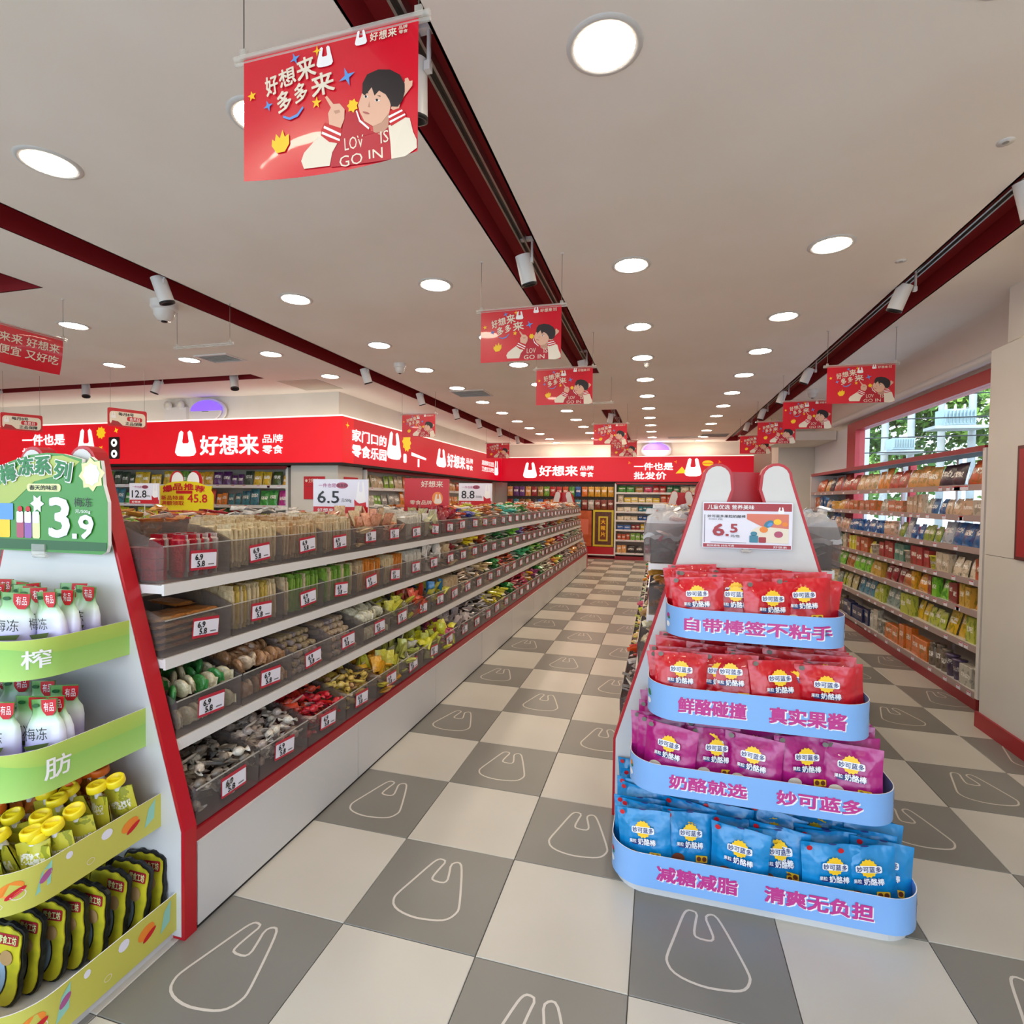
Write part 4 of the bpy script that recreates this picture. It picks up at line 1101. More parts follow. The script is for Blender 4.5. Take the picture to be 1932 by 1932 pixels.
for k, (x, m) in enumerate(((-.20, M_pyel), (-.13, mat('print_rose')), (-.09, mat('print_violet', '#8a5aa8', .4)), (-.05, mat('print_lemon')))):
    b.prism(rrect(x - .02 - (.02 if k == 0 else 0), 1.365, x + .017, 1.455 if k else 1.49, .008), m, gf(-.002))
    if k: b.prism(rrect(x - .018, 1.42, x + .015, 1.462, .006), M_paper, gf(-.003))
    if k in (1, 2): b.prism(ell(x, 1.47, .012, .011), M_pred, gf(-.003))
b.prism(star(-.045, 1.49, .035, .02, 6), M_paper, gf(-.002))
b.prism(rrect(-.25, 1.43, -.165, 1.49, .004), M_pblue, gf(-.0025))
b.obj('picture_print', t)
l = Pieces()
for s_, u, v, ro in (('梅', -.185, 1.60, .25), ('冻', -.095, 1.625, .08), ('系', -.01, 1.628, -.03), ('列', .085, 1.608, -.2)):
    text(l, s_, gf(-.004), (u - .044, v - .038, u + .044, v + .038), M_pwhite, .11, ro); text(l, s_, gf(-.006), (u - .040, v - .034, u + .040, v + .034), M_pgreen, .055, ro)
text(l, '春天的味道', gf(-.004), (-.08, 1.539, .055, 1.557), M_pblack, .02)
text(l, '3', gf(-.004), (.015, 1.37, .115, 1.515), M_paper, .05); text(l, '9', gf(-.004), (.155, 1.37, .225, 1.455), M_paper, .05); l.prism(rrect(.125, 1.37, .147, 1.388, .002), M_paper, gf(-.004))
text(l, '梅冻', gf(-.004), (.135, 1.482, .215, 1.515), M_pblack, .0); text(l, '元/500g', gf(-.004), (.14, 1.458, .21, 1.472), M_pwhite, .0)
l.obj('lettering', t)
MB().box(-.07, -.005, -.006, .0, 1.305, 1.345, M_clearrail).cyl((-.06, -.004, 1.303), (.005, -.004, 1.303), .007, M_clearrail, n=8).obj('clip', t)
# jelly pouches, capped pouches, scalloped packs
def jelly_mat():
    m = mat('jelly_print', '#ffffff', .3, coat=.4); b = m.node_tree.nodes['Principled BSDF']
    tc = N(m, 'ShaderNodeTexCoord'); sp = N(m, 'ShaderNodeSeparateXYZ'); K(m, tc.outputs['Generated'], sp.inputs[0])
    oi = N(m, 'ShaderNodeObjectInfo')
    r_ = N(m, 'ShaderNodeValToRGB'); e = r_.color_ramp.elements
    e[0].position = 0; e[0].color = (*lin('#a98fd0'), 1); e[1].position = 1; e[1].color = (*lin('#6d9e52'), 1)
    for p, c in ((.42, '#b9aee2'), (.58, '#dfdff0'), (.70, '#dbe8dc'), (.82, '#93c283'), (.92, '#5f9a4e')):
        x = e.new(p); x.color = (*lin(c), 1)
    K(m, sp.outputs[2], r_.inputs[0])
    low = mth(m, 'LESS_THAN', sp.outputs[2], .3)
    c2 = mixc(m, mth(m, 'MULTIPLY', low, mth(m, 'GREATER_THAN', oi.outputs['Random'], .5)), r_.outputs[0], '#c88fb6')
    K(m, c2, b.inputs['Base Color'])
    return m
M_jel = jelly_mat()
def jelly_mesh(seed):
    r = random.Random(seed); b = MB(); n = 10; vs = []
    prof = [(0, .056, .028), (.02, .060, .032), (.08, .062, .028), (.145, .060, .022), (.172, .052, .015), (.190, .042, .008), (.20, .039, .004), (.236, .041, .002), (.24, .041, .0015)]
    for z, hx, hy in prof:
        for i in range(n):
            t = 2 * PI * i / n; vs.append((hx * math.cos(t) * r.uniform(.96, 1.04), hy * math.sin(t), z))
    b.add(vs, [(k * n + i, k * n + (i + 1) % n, (k + 1) * n + (i + 1) % n, (k + 1) * n + i) for k in range(len(prof) - 1) for i in range(n)], M_jel, True)
    return b.mesh('pouch')
JM = [jelly_mesh(s) for s in (1, 2, 3)]
b = MB(); b.prism([(.004, .205), (.014, .192), (.032, .192), (.044, .208), (.046, .240), (.0, .240), (.0, .215)], M_pred, gf(-.011)); text(b, '有品', gf(-.012), (.008, .205, .038, .232), M_pwhite, 0); b.prism(ell(-.022, .222, .010, .006), mat('print_dgreen'), gf(-.006)); JL = b.mesh('red_label')
b = MB(); text(b, '梅冻', gf(-.036), (-.034, .128, .034, .166), M_pblack, 0); b.prism([(-.036, .112), (.040, .120), (.030, .104), (-.028, .100)], mat('print_olive', '#4d5a2c', .4), gf(-.038)); JT = b.mesh('lettering')
def jelly(k, rows_, tray, cname):
    z0, z1, hw, d = TRAYS[k]
    for r_ in range(rows_):
        y = -d + .07 + r_ * .085; w = hw - .02; nb = int(2 * w / .095)
        for c in range(nb):
            x = -w + .05 + (2 * w - .1) * c / (nb - 1) + R.uniform(-.015, .015)
            if k == 2 and r_ > 0 and R.random() < .25: continue
            t = thing('jelly_pouch', 'green-white jelly pouch, %s from the left in row %s of the left display\'s %s tray' % (ordn(c), ('one', 'two', 'three')[r_], tray), 'pouch', (LX + x, LY + inside(x * 1.15, y + R.uniform(-.01, .01), hw, d, .078), z0 + .01), (R.uniform(-.1, .05), R.uniform(-.09, .09), R.uniform(.0, .55)), 'jelly pouches in the %s tray' % tray)
            link('pouch', R.choice(JM), t); link('red_label', JL, t); link('lettering', JT, t)
jelly(3, 3, 'top', ''); jelly(2, 3, 'second', '')
def capmesh(m): 
    b = MB(); b.lathe([(.026, 0), (.027, .005), (.027, .018), (.024, .023), (.020, .023), (.020, .013), (.0001, .012)], m, 14); b.box(-.018, .018, -.0025, .0025, .012, .021, m); return b.mesh('cap')
M_capy = mat('cap_yellow', '#ecd51e', .35); M_capo = mat('cap_orange', '#d9691a', .35)
CY, CO = capmesh(M_capy), capmesh(M_capo)
CP = [pouch(.085, .135, .035, M_pack, 6, 6, s, .08) for s in (5, 6)]
neck = MB().cyl((0, 0, .125), (0, 0, .16), .010, M_pwhite, n=10).mesh('neck')
z0, z1, hw, d = TRAYS[1]
for r_ in range(6):
    y = -d + .055 + r_ * .064; nb = 13 if r_ else 11
    for c in range(nb):
        x = -(hw - .05) + (2 * hw - .1) * c / (nb - 1) + R.uniform(-.012, .012)
        org = x < .08 + .065 * r_
        t = thing('capped_pouch', '%s-capped squeeze pouch, %s from the left in the %s row, left display' % ('orange' if org else 'yellow', ordn(c), ordn(r_)), 'pouch', (LX + x, LY + inside(x * 1.08, y, hw, d, .055), z0 + .008 + r_ * .012), (R.uniform(.05, .35), R.uniform(-.2, .2), R.uniform(-.4, .5)), '%s capped pouches' % ('orange' if org else 'yellow'))
        link('pouch', R.choice(CP), t, color='#c8742a' if org else '#c8c03a'); link('neck', neck, t); link('cap', CO if org else CY, t, (0, 0, .15))
def scallop():
    b = MB(); pts = []
    w, h = .105, .135
    n = 44
    for i in range(n):
        t = 2 * PI * i / n; c, s = math.cos(t), math.sin(t); k_ = 1 / max(abs(c), abs(s)) ** .75
        rr = 1 + (.035 if i % 4 < 2 else -.01); pts.append((w * c * k_ * rr * .98, h + h * s * k_ * rr * .98))
    b.prism(pts, M_black, lambda u, v, w_: (u, w_, v), .012)
    p2 = [(u * .93, h + (v - h) * .94) for u, v in pts]
    b.prism(p2, noisy('scallop_yellow', '#c9bb2a', '#8f8d22', 9, .35, lo=.5, hi=.7), lambda u, v, w_: (u, -.006 + w_, v), .004)
    q = MB(); q.prism(ell(-.02, .10, .075, .085, 24), M_pblack, gf(-.007)); q.prism(ell(-.02, .10, .070, .080, 24), mat('print_steel', '#8fa3b4', .4), gf(-.008)); q.prism(ell(-.022, .098, .052, .060, 20), noisy('cookie_print', '#9a9440', '#5a4a20', 20, .5), gf(-.009))
    q.prism(ell(.045, .165, .026, .024), mat('print_tan', '#b08a5a', .4), gf(-.0095))
    l_ = MB(); l_.prism(rrect(.0, .205, .085, .24, .006), M_pdred, gf(-.008)); text(l_, '零食工坊', gf(-.0095), (.005, .21, .08, .236), mat('print_lemon'), .02)
    return b.mesh('pack'), q.mesh('picture_print'), l_.mesh('lettering')
SP = scallop()
z0, z1, hw, d = TRAYS[0]
for q in range(4):
    for c in range(8):
        x = .425 - .235 * q - .022 * c; y = -.045 - .047 * c
        t = thing('scalloped_snack_pack', 'wavy-edged yellow snack pack, %s from the back, %s column from the right, left display' % (ordn(c), ordn(q)), 'snack pack', (LX + x, LY + inside(abs(x) + .05, y, .535, .5, .05), z0 + .008), (R.uniform(-.14, -.02), R.uniform(-.06, .06), .08 + R.uniform(-.08, .08)), 'scalloped snack packs')
        t.scale = (.82, .9, .95 - .012 * c)
        for nm, me in zip(('pack', 'picture_print', 'lettering'), SP): link(nm, me, t)
# white ear shapes peeping over the green sign are part of the board; round moon ears
# ------------------------------------------------------------------ bulk racks (double-sided) with clear bins
def binmesh(w=.306, d=.36, hf=.135, hb=.20):
    b = MB(); x = w / 2
    b.add([(-x, 0, .002), (x, 0, .002), (x, d, .002), (-x, d, .002)], [(0, 1, 2, 3)], M_bin)
    b.add([(-x, 0, .002), (x, 0, .002), (x, -.004, hf), (-x, -.004, hf)], [(0, 1, 2, 3)], M_bin)
    b.add([(-x, d, .002), (x, d, .002), (x, d, hb), (-x, d, hb)], [(3, 2, 1, 0)], M_bin)
    for s in (-1, 1):
        pr_ = [(0, .002), (d, .002), (d, hb), (d * .6, hb)] + [(d * (.6 - .15 * q), hf + (hb - hf) * (1 - (q / 4) ** 1.6)) for q in (1, 2, 3)] + [(-.004, hf)]
        b.add([(s * x * .99, p[0], p[1]) for p in pr_], [tuple(range(len(pr_)))], M_bin)
    # polished rim along the top of the front
    b.box(-x, x, -.0065, -.0025, hf - .003, hf + .001, M_clearrail)
    return b.mesh('clear_bin')
BIN = binmesh()
def tagmesh(detail):
    b = MB(); f = lambda y: (lambda u, v, w: (u, y + w, v))
    b.prism(rrect(-.052, 0, .052, .062, .003, 2), mat('tag_red', '#b8283c', .35), f(0), .002)
    b.prism(rrect(-.050, .008, .050, .053, .002, 2), M_paper, f(-.001))
    l = None
    if detail:
        l = MB(); text(l, '6.9', f(-.002), (-.036, .031, -.006, .05), M_pblack, .05); text(l, '5.8', f(-.002), (-.028, .010, .002, .029), M_pblack, .05)
        l.prism([(.016, .014), (.04, .014), (.04, .018), (.016, .018)], M_pgrey, f(-.002)); l = l.mesh('lettering')
    return b.mesh('price_tag'), l
TG, TGL = tagmesh(True)
HEAPS = []
for s in range(5):
    r = random.Random(40 + s); b = MB()
    for q in range(78):
        x, y = r.uniform(-.125, .125), r.uniform(.03, .33); lay = r.random()
        z = .02 + lay * (.12 + .06 * math.sin(PI * min(1, y / .36)) + .05 * (y > .1)) + (.055 if q > 20 else 0)
        M = Matrix.Translation((x, y, z)) @ Matrix.Rotation(r.uniform(0, 6.28), 4, 'Z') @ Matrix.Rotation(r.uniform(-1.2, 1.2), 4, 'X') @ Matrix.Rotation(r.uniform(-.5, .5), 4, 'Y')
        w_, l_, t_ = r.uniform(.024, .042), r.uniform(.055, .095), r.uniform(.010, .020)
        if s == 4: w_, l_, t_ = .016, .12, .012
        # small pillow: body plus two crimped ends
        vs = []
        for u, a, c in ((-1, 1, .1), (-.7, 1, 1), (.7, 1, 1), (1, 1, .1)):
            for yy, zz in ((-1, -.5), (0, -1), (1, -.5), (1, .5), (0, 1), (-1, .5)): vs.append(M @ Vector((u * l_ / 2, yy * w_ / 2 * a, zz * t_ / 2 * c)))
        b.add(vs, [(k * 6 + i, k * 6 + (i + 1) % 6, (k + 1) * 6 + (i + 1) % 6, (k + 1) * 6 + i) for k in range(3) for i in range(6)] + [(5, 4, 3, 2, 1, 0), (18, 19, 20, 21, 22, 23)], M_heap)
    HEAPS.append(b.mesh('snack_heap'))
I_bar = [bar(.075, .18, .016), bar(.06, .16, .02)]
I_tw = [twist(.0185, seed=s) for s in (1, 2, 3)]
I_pil = [pillow(.068, .092, .026, seed=s) for s in (1, 2, 3)]
I_roll = roll(.014, .14); I_disc = disc(.036, .016)
ITEMN = {'bars': ('wrapped_bar', 'wrapped bar', 'snack bar'), 'flat': ('flat_bar', 'flat bar', 'snack bar'), 'twist': ('wrapped_sweet', 'twist-wrapped sweet', 'sweet'), 'pillow': ('wrapped_snack', 'wrapped snack packet', 'snack packet'), 'rolls': ('wafer_roll', 'wafer roll', 'snack'), 'discs': ('wrapped_cracker', 'wrapped round cracker', 'cracker'), 'strips': ('snack_strip', 'thin snack strip', 'snack')}
def small_carton():
    b = MB(); b.box(-.022, .022, 0, .07, 0, .038, M_snack); return b.mesh('small_carton')
SCART_ = small_carton()
def fill_bin(base, style, color, color2, where):
    """base: matrix of the bin (x along shelf, y into the shelf)"""
    nm, lab, cat = ITEMN[style]
    if style == 'pillow' and ('top' in where or 'third' in where.split('bin')[1]): nm = 'snack_sachet'
    grp = '%ss in the %s' % (lab, where)
    cn = CN.get(color, '')
    label = '%s %s in the %s' % (cn, lab, where)
    def put(me, M, col=None, pos=None):
        o = link(nm, me, None, color=col or (color2 if (color2 and R.random() < .4) else color))
        o.matrix_world = base @ M
        if pos and isinstance(pos[0], str): tag(o, ('%s %s, %s, %s, %s' % (cn, lab, pos[0], pos[1], where.replace(' of the', ','))).strip(), cat, grp)
        elif pos: tag(o, ('%s %s, %s from the left, %s, %s' % (cn, lab, ordn(pos[0]), pos[1], where.replace(' of the', ','))).strip(), cat, grp)
        else: tag(o, label.strip(), cat, grp)
    TX = Matrix.Translation; RX_ = lambda a: Matrix.Rotation(a, 4, 'X'); RY_ = lambda a: Matrix.Rotation(a, 4, 'Y'); RZ_ = lambda a: Matrix.Rotation(a, 4, 'Z')
    ROW = ['front row', 'middle row', 'back row']
    if style == 'bars':
        if 'second' in where: nm = 'snack_bar'
        for j in range(3):
            for i in range(12):
                x = -.137 + .274 * (i + .5) / 12
                put(I_bar[0], TX((x, .055 + j * .085, .012 + R.uniform(0, .014) + .012 * j)) @ RY_(R.uniform(-.05, .12)) @ RZ_(PI / 2 + R.uniform(-.08, .08)), None, (i, ROW[j]))
    elif style == 'strips':
        for i in range(16):
            put(I_bar[1], TX((-.05 + .18 * (i % 8) / 8, .05 + .1 * (i // 8), .008)) @ RY_(R.uniform(-.05, .1)) @ RZ_(PI / 2), color2 if i % 2 else color, (i % 8, ROW[i // 8]))
        for k in range(6):
            o = link('small_carton', SCART_, None, color='#a81c24'); o.matrix_world = base @ TX((-.115, .05 + .075 * (k % 2), .006 + .04 * (k // 2)))
            tag(o, 'red carton, %s layer, %s stack, %s' % (('bottom', 'middle', 'top')[k // 2], ('front', 'back')[k % 2], where.replace(' of the', ',')), 'carton', 'small red cartons')
    elif style == 'flat':
        for k in range(5):
            for i in range(4):
                put(I_bar[0], TX((-.10 + .066 * i + R.uniform(-.004, .004), .03 + R.uniform(0, .01), .02 + k * .026)) @ RZ_(R.uniform(-.05, .05)) @ RX_(-PI / 2), None, (i, 'layer %s' % ('one', 'two', 'three', 'four', 'five')[k]))
        for k in range(6):
            put(I_bar[0], TX((-.11 + .2 * R.random(), .14 + .04 * R.random(), .03 + k * .022)) @ RZ_(R.uniform(-.3, .3)) @ RX_(-PI / 2 + .05), None, (k, 'loose pile'))
    elif style == 'rolls':
        for k in range(6):
            for i in range(8):
                put(I_roll, TX((-.118 + .0335 * i + (.015 if k % 2 else 0), .03 + .02 * k + R.uniform(-.008, .008), .02 + k * .029)) @ RZ_(PI / 2 + R.uniform(-.08, .08)), None, (i, 'layer %s' % ('one', 'two', 'three', 'four', 'five', 'six')[k]))
    elif style == 'discs':
        for j in range(3):
            for i in range(7):
                put(I_disc, TX((-.115 + .038 * i, .06 + .08 * j, .06 + .085 + .02 * j + R.uniform(-.012, .012))) @ RY_(R.uniform(-.4, .4)) @ RZ_(PI / 2 + R.uniform(-.6, .6)), None, (i, ROW[j]))
        for i in range(7): put(I_disc, TX((-.115 + .038 * i, .04, .05)) @ RZ_(PI / 2 + R.uniform(-.5, .5)), None, (i, 'lower row'))
    else:
        ms = I_tw if style == 'twist' else I_pil
        n = 36
        h = link('snack_heap', HEAPS[1], None, color=color); h.matrix_world = base @ TX((0, 0, .004)) @ Matrix.Diagonal((1, 1, .62, 1))
        tag(h, '%s snacks packed under the top pieces, %s' % (cn, where), 'snack heap', 'lower layers of snacks in the near bins', 'stuff')
        for k in range(n):
            lay = k // 9; x = -.115 + .23 * R.random(); y = (.03 if k % 3 == 0 else .04) + .24 * (R.random() if k % 3 else R.random() * .15)
            gx, gy = k % 3, (k // 3) % 3
            x = -.088 + .088 * gx + R.uniform(-.028, .028); y = .045 + .095 * gy + R.uniform(-.03, .03)
            z = (.04, .085, .125, .155)[lay] + .045 * y / .3
            if style == 'pillow': z -= .025
            put(R.choice(ms), TX((x, y, z)) @ RZ_(R.uniform(0, 6.28)) @ RX_(R.uniform(-.9, .9) - (.5 if style == 'pillow' else 0)), None, (('bottom', 'lower', 'upper', 'top')[lay] + ' layer', ('front', 'middle', 'back')[gy] + ' ' + ('left', 'centre', 'right')[gx]))
CN = {'#d6c39a': 'cream', '#b89468': 'brown', '#cdbb98': 'pale cream', '#d89a78': 'pinkish orange', '#d8d2c4': 'white', '#cfcba0': 'pale green', '#a81c24': 'red', '#b87838': 'golden brown', '#7fa648': 'green', '#d88a3c': 'orange', '#e2dcd2': 'white', '#c9b08a': 'tan', '#cfc4a2': 'cream', '#a9805a': 'brown', '#b7a27e': 'light brown', '#d9d2b4': 'off-white', '#c5c04a': 'yellow-green', '#d8583a': 'orange-red', '#7d7468': 'dark clear', '#bcaea4': 'clear and pink', '#c21a22': 'bright red', '#cdb25c': 'yellow clear', '#d8a02a': 'orange-yellow', '#c9cc6a': 'yellow and white', '#d4d43c': 'lemon yellow', '#d0648a': 'pink', '#a79a98': 'grey', '#8d1f28': 'dark red', '#cdb79a': 'beige'}
NEAR = [  # per shelf: (style, colour, second colour)
    [('strips', '#a81c24', '#bcaea4'), ('bars', '#d6c39a', None), ('bars', '#b89468', '#c9b08a'), ('bars', '#cdbb98', '#c9b08a'), ('pillow', '#d89a78', '#c9b08a'), ('pillow', '#d89a78', '#cdbb98'), ('bars', '#d8d2c4', None), ('pillow', '#cfcba0', '#e2dcd2'), ('pillow', '#8d1f28', '#a81c24')],
    [('flat', '#b87838', '#b89468'), ('bars', '#d6c39a', '#cdb25c'), ('bars', '#7fa648', '#cdbb98'), ('bars', '#7fa648', '#d6c39a'), ('bars', '#d88a3c', '#c9b08a'), ('bars', '#d88a3c', '#d6c39a'), ('bars', '#d8d2c4', None), ('pillow', '#e2dcd2', None), ('pillow', '#c9b08a', '#8d1f28')],
    [('discs', '#cfc4a2', '#3f8a48'), ('discs', '#a9805a', '#cdb79a'), ('rolls', '#b7a27e', '#a79a98'), ('rolls', '#cdb79a', '#a79a98'), ('discs', '#d9d2b4', None), ('pillow', '#c5c04a', '#d9d2b4'), ('pillow', '#d8583a', '#d89a78'), ('pillow', '#c5c04a', '#3a7ab0'), ('bars', '#c9b08a', None)],
    [('twist', '#7d7468', '#d8d2c4'), ('twist', '#bcaea4', '#d8d2c4'), ('twist', '#c21a22', '#d8583a'), ('twist', '#cdb25c', '#b89468'), ('pillow', '#d8a02a', '#c5c04a'), ('pillow', '#c9cc6a', '#e2dcd2'), ('pillow', '#d4d43c', '#c9cc6a'), ('pillow', '#d0648a', '#d4d43c'), ('pillow', '#a79a98', '#d8d2c4')]]
FARC = [
    ['#a81c24', '#2a3a8c', '#c5c04a', '#b06a3a', '#b87838', '#2f9a8a', '#2f9a8a', '#2f8a3c', '#1f7a30', '#c85a30', '#b8442a', '#c9a08a', '#b8b4ae', '#c8583a', '#d87a4a', '#c8a08a', '#b8b4ae', '#d0704a', '#a8a49e', '#c8583a', '#b8a09a', '#d8a24a', '#c0bcb4', '#b87a5a'],
    ['#c9b08a', '#d8b82a', '#c86a3a', '#8fae6a', '#2f8a4a', '#3f9a3c', '#7fc03a', '#9a86c8', '#c83a1e', '#d0401c', '#c84a2a', '#d8cfc4', '#c83a3a', '#3f9a3c', '#c85a3a', '#c8a08a', '#d8903a', '#c8b49a', '#e0602a', '#c8a28a', '#d8823a', '#b8b4a8', '#c89a5a', '#d8a83a'],
    ['#cdb79a', '#c9b08a', '#b89a72', '#2f8a3c', '#d8582a', '#d06a3a', '#3a9a6a', '#2f9a5a', '#3f8a3c', '#8fc83a', '#6ab83a', '#7a8a86', '#d8883a', '#e0903c', '#e0a04a', '#c83a4a', '#c0303a', '#9aa88a', '#a8a49e', '#b0aca0', '#c8b89a', '#8fa87a', '#b8b0a0', '#c8a27a'],
    ['#a79a98', '#b0a8a4', '#d4c42c', '#c8b83a', '#2f8a3c', '#c02a3c', '#c83a5a', '#d8a02a', '#8a2a6a', '#3f8a3c', '#d8d4b4', '#e0dcc0', '#d06a3a', '#d0b03a', '#7fae4a', '#c8a89a', '#b8a09a', '#a8a49e', '#d88a4a', '#e09a5a', '#d89a6a', '#c8a28a', '#d8823a', '#b8a89a']]
SHZ = [(1.205, .425), (.94, .43), (.655, .48), (.352, .565)]   # top of shelf, half width
SHN = ['top', 'second', 'third', 'bottom']
def hue_name(h):
    import colorsys
    c = h.lstrip('#'); r, g, b = [int(c[i:i + 2], 16) / 255 for i in (0, 2, 4)]
    hh, l_, s = colorsys.rgb_to_hls(r, g, b); d_ = hh * 360
    if s < .16: return 'white' if l_ > .72 else 'grey' if l_ > .35 else 'black'
    nm = 'red' if d_ < 14 or d_ > 345 else 'orange' if d_ < 38 else 'yellow' if d_ < 68 else 'green' if d_ < 150 else 'teal' if d_ < 195 else 'blue' if d_ < 255 else 'purple' if d_ < 300 else 'pink'
    if nm == 'orange' and s < .5: nm = 'tan'
    if l_ < .3: nm = 'dark ' + nm
    elif l_ > .72: nm = 'pale ' + nm
    return nm
PITCH = .315
def bulkrack(cx, y0, y1, lab, who, sides, near):
    t = thing('bulk_rack', lab, 'rack', (cx, y0, 0))
    L = y1 - y0
    MB().box(-.03, .03, 0.0, L, .0, 1.10, M_white).obj('spine_panel', t)
    b = MB()
    for s in (-1, 1): b.box(s * .565 if s < 0 else .545, -.545 if s < 0 else s * .565, .0, L, .0, .02, M_dark)
    b.box(-.54, .54, 0.03, L - .03, .005, .30, M_white); b.obj('base_box', t)
    # white kick panels, one by one
    n = max(1, int(round(L / 1.05))); pl = L / n
    for s in (-1, 1):
        for k in range(n):
            x0, x1 = (.555, .568) if s > 0 else (-.568, -.555)
            q = MB().box(x0, x1, k * pl + .002, (k + 1) * pl - .002, .012, .300, M_white)
            q.obj('kick_panel', t)
    MB().box(-.545, .545, -.004, .03, .0, .352, M_white).obj('end_panel', t)
    for s in (-1, 1): MB().box(.50 if s > 0 else -.572, .572 if s > 0 else -.50, 0, L, .302, .312, M_white).obj('ledge', t)
    for k, (z, hw) in enumerate(SHZ):
        for s in (-1, 1):
            xa, xb = sorted((s * .03, s * (hw - .01)))
            MB().box(xa, xb, 0, L, z - .03 if k < 3 else .312, z, M_wmetal if k < 3 else M_ledge).obj('shelf', t)
            xa, xb = sorted((s * (hw - .01), s * hw))
            MB().box(xa, xb, 0, L, z - .036 if k < 3 else .312, z + (.004 if k < 3 else .002), M_wmetal if k < 3 else M_ledge).obj('shelf_edge', t)
            if k < 3:
                for y in [i * L / n for i in range(1, n)]:
                    MB().box(s * .03, s * (hw - .06), y - .006, y + .006, z - .055, z - .03, M_wmetal).obj('bracket', t)
    nb = int(L / PITCH)
    for s, levels in sides:
        for k in levels:
            z, hw = SHZ[k]
            for i in range(nb):
                y = y0 + .16 + i * PITCH
                # bin local x along shelf, y into shelf; for the +x side the shelf faces +x
                rz = PI / 2 if s > 0 else -PI / 2
                loc = (cx + s * (hw - .012), y, z + .004)
                side = {('left', 1): '', ('left', -1): 'far-side ', ('middle', -1): 'aisle-side ', ('middle', 1): 'window-side '}[(who.split()[0], s)]
                shelfn = '%s rack\'s %s%s shelf' % (who.split()[0], side, SHN[k])
                bt = thing('snack_bin', 'clear plastic bin, %s from the shopfront end on the %s' % (ordn(i), shelfn), 'bin', loc, (0, 0, rz), 'clear bins on the ' + who)
                link('clear_bin', BIN, bt)
                if s == near or near == 0 or i < 6:
                    tg = link('price_tag', TG, bt, (R.uniform(-.02, .02), -.009, .038 + R.uniform(-.006, .006)), (0, R.uniform(-.10, .10), 0)); tg.scale = (1.18, 1, 1.22)
                    if i < 14 and s == near: link('lettering', TGL, tg)
                M = Matrix.Translation(loc) @ Matrix.Rotation(rz, 4, 'Z')
                short = '%s bin of the %s' % (ordn(i), shelfn)
                if s == near and i < 9 and who.startswith('left'):
                    st, c1, c2 = NEAR[k][i]
                    fill_bin(M, st, c1, c2, short)
                else:
                    cl = NEAR[k][i][1] if (i < 9 and s == near) else FARC[k][(i - 9 + (0 if s > 0 and near > 0 else 5 * i + 7)) % 24]
                    h = link('snack_heap', HEAPS[(i * 7 + k * 3) % 5], None, color=cl)
                    h.matrix_world = M @ Matrix.Translation((0, 0, .004)) @ Matrix.Diagonal((1, 1, .82 if k == 0 else .95, 1))
                    tag(h, 'heap of %s wrapped snacks in the %s' % (hue_name(cl), short), 'snack heap', 'heaps of wrapped snacks on the ' + shelfn, 'stuff')
    return t
bulkrack(-1.545, -.165, 10.25, 'long white double-sided bulk snack rack left of the aisle', 'left bulk rack', [(1, (0, 1, 2, 3)), (-1, (0,))], 1)
bulkrack(.94, 1.17, 8.45, 'white double-sided bulk snack rack behind the blue-banded display', 'middle bulk rack', [(-1, (0, 1, 2, 3)), (1, (0,))], -1)
display('aisle_end_board', 'white ear-topped red end board at the far end of the middle rack', (.94, 8.5, 0), None, 0, False)
display('aisle_end_board', 'white ear-topped red end board at the far end of the left rack', (-1.545, 10.32, 0), None, 0, False)
# tall film-covered bins on the front end of the middle rack
def tallbin(x, y, lab, seed, col):
    t = thing('film_covered_bin', lab, 'bin', (x, y, 1.21))
    MB().add([(-.13, -.15, .002), (.13, -.15, .002), (.13, .15, .002), (-.13, .15, .002), (-.13, -.15, .2), (.13, -.15, .2), (.13, .15, .2), (-.13, .15, .2)], [(0, 3, 2, 1), (0, 1, 5, 4), (1, 2, 6, 5), (2, 3, 7, 6), (3, 0, 4, 7)], M_bin).obj('clear_bin', t)
    r = random.Random(seed); b = MB(); n = 14; vs = []
    for j in range(n + 1):
        for i in range(n + 1):
            x_, y_ = (i / n - .5), (j / n - .5); e = max(abs(x_), abs(y_)) * 2
            vs.append((x_ * .27, y_ * .31, .20 + .06 * (1 - e ** 3) + r.uniform(-.012, .012) - (.08 if e > .99 else 0)))
    b.add(vs, [(j * (n + 1) + i, j * (n + 1) + i + 1, (j + 1) * (n + 1) + i + 1, (j + 1) * (n + 1) + i) for j in range(n) for i in range(n)], M_film)
    b.obj('crumpled_film', t)
    h = link('snack_heap', HEAPS[seed % 5], None, (x, y - .15, 1.22), color=col); h.scale = (.85, .8, .95)
    tag(h, 'heap of wrapped snacks under film in the %s' % lab.split(' beside')[0], 'snack heap', None, 'stuff')
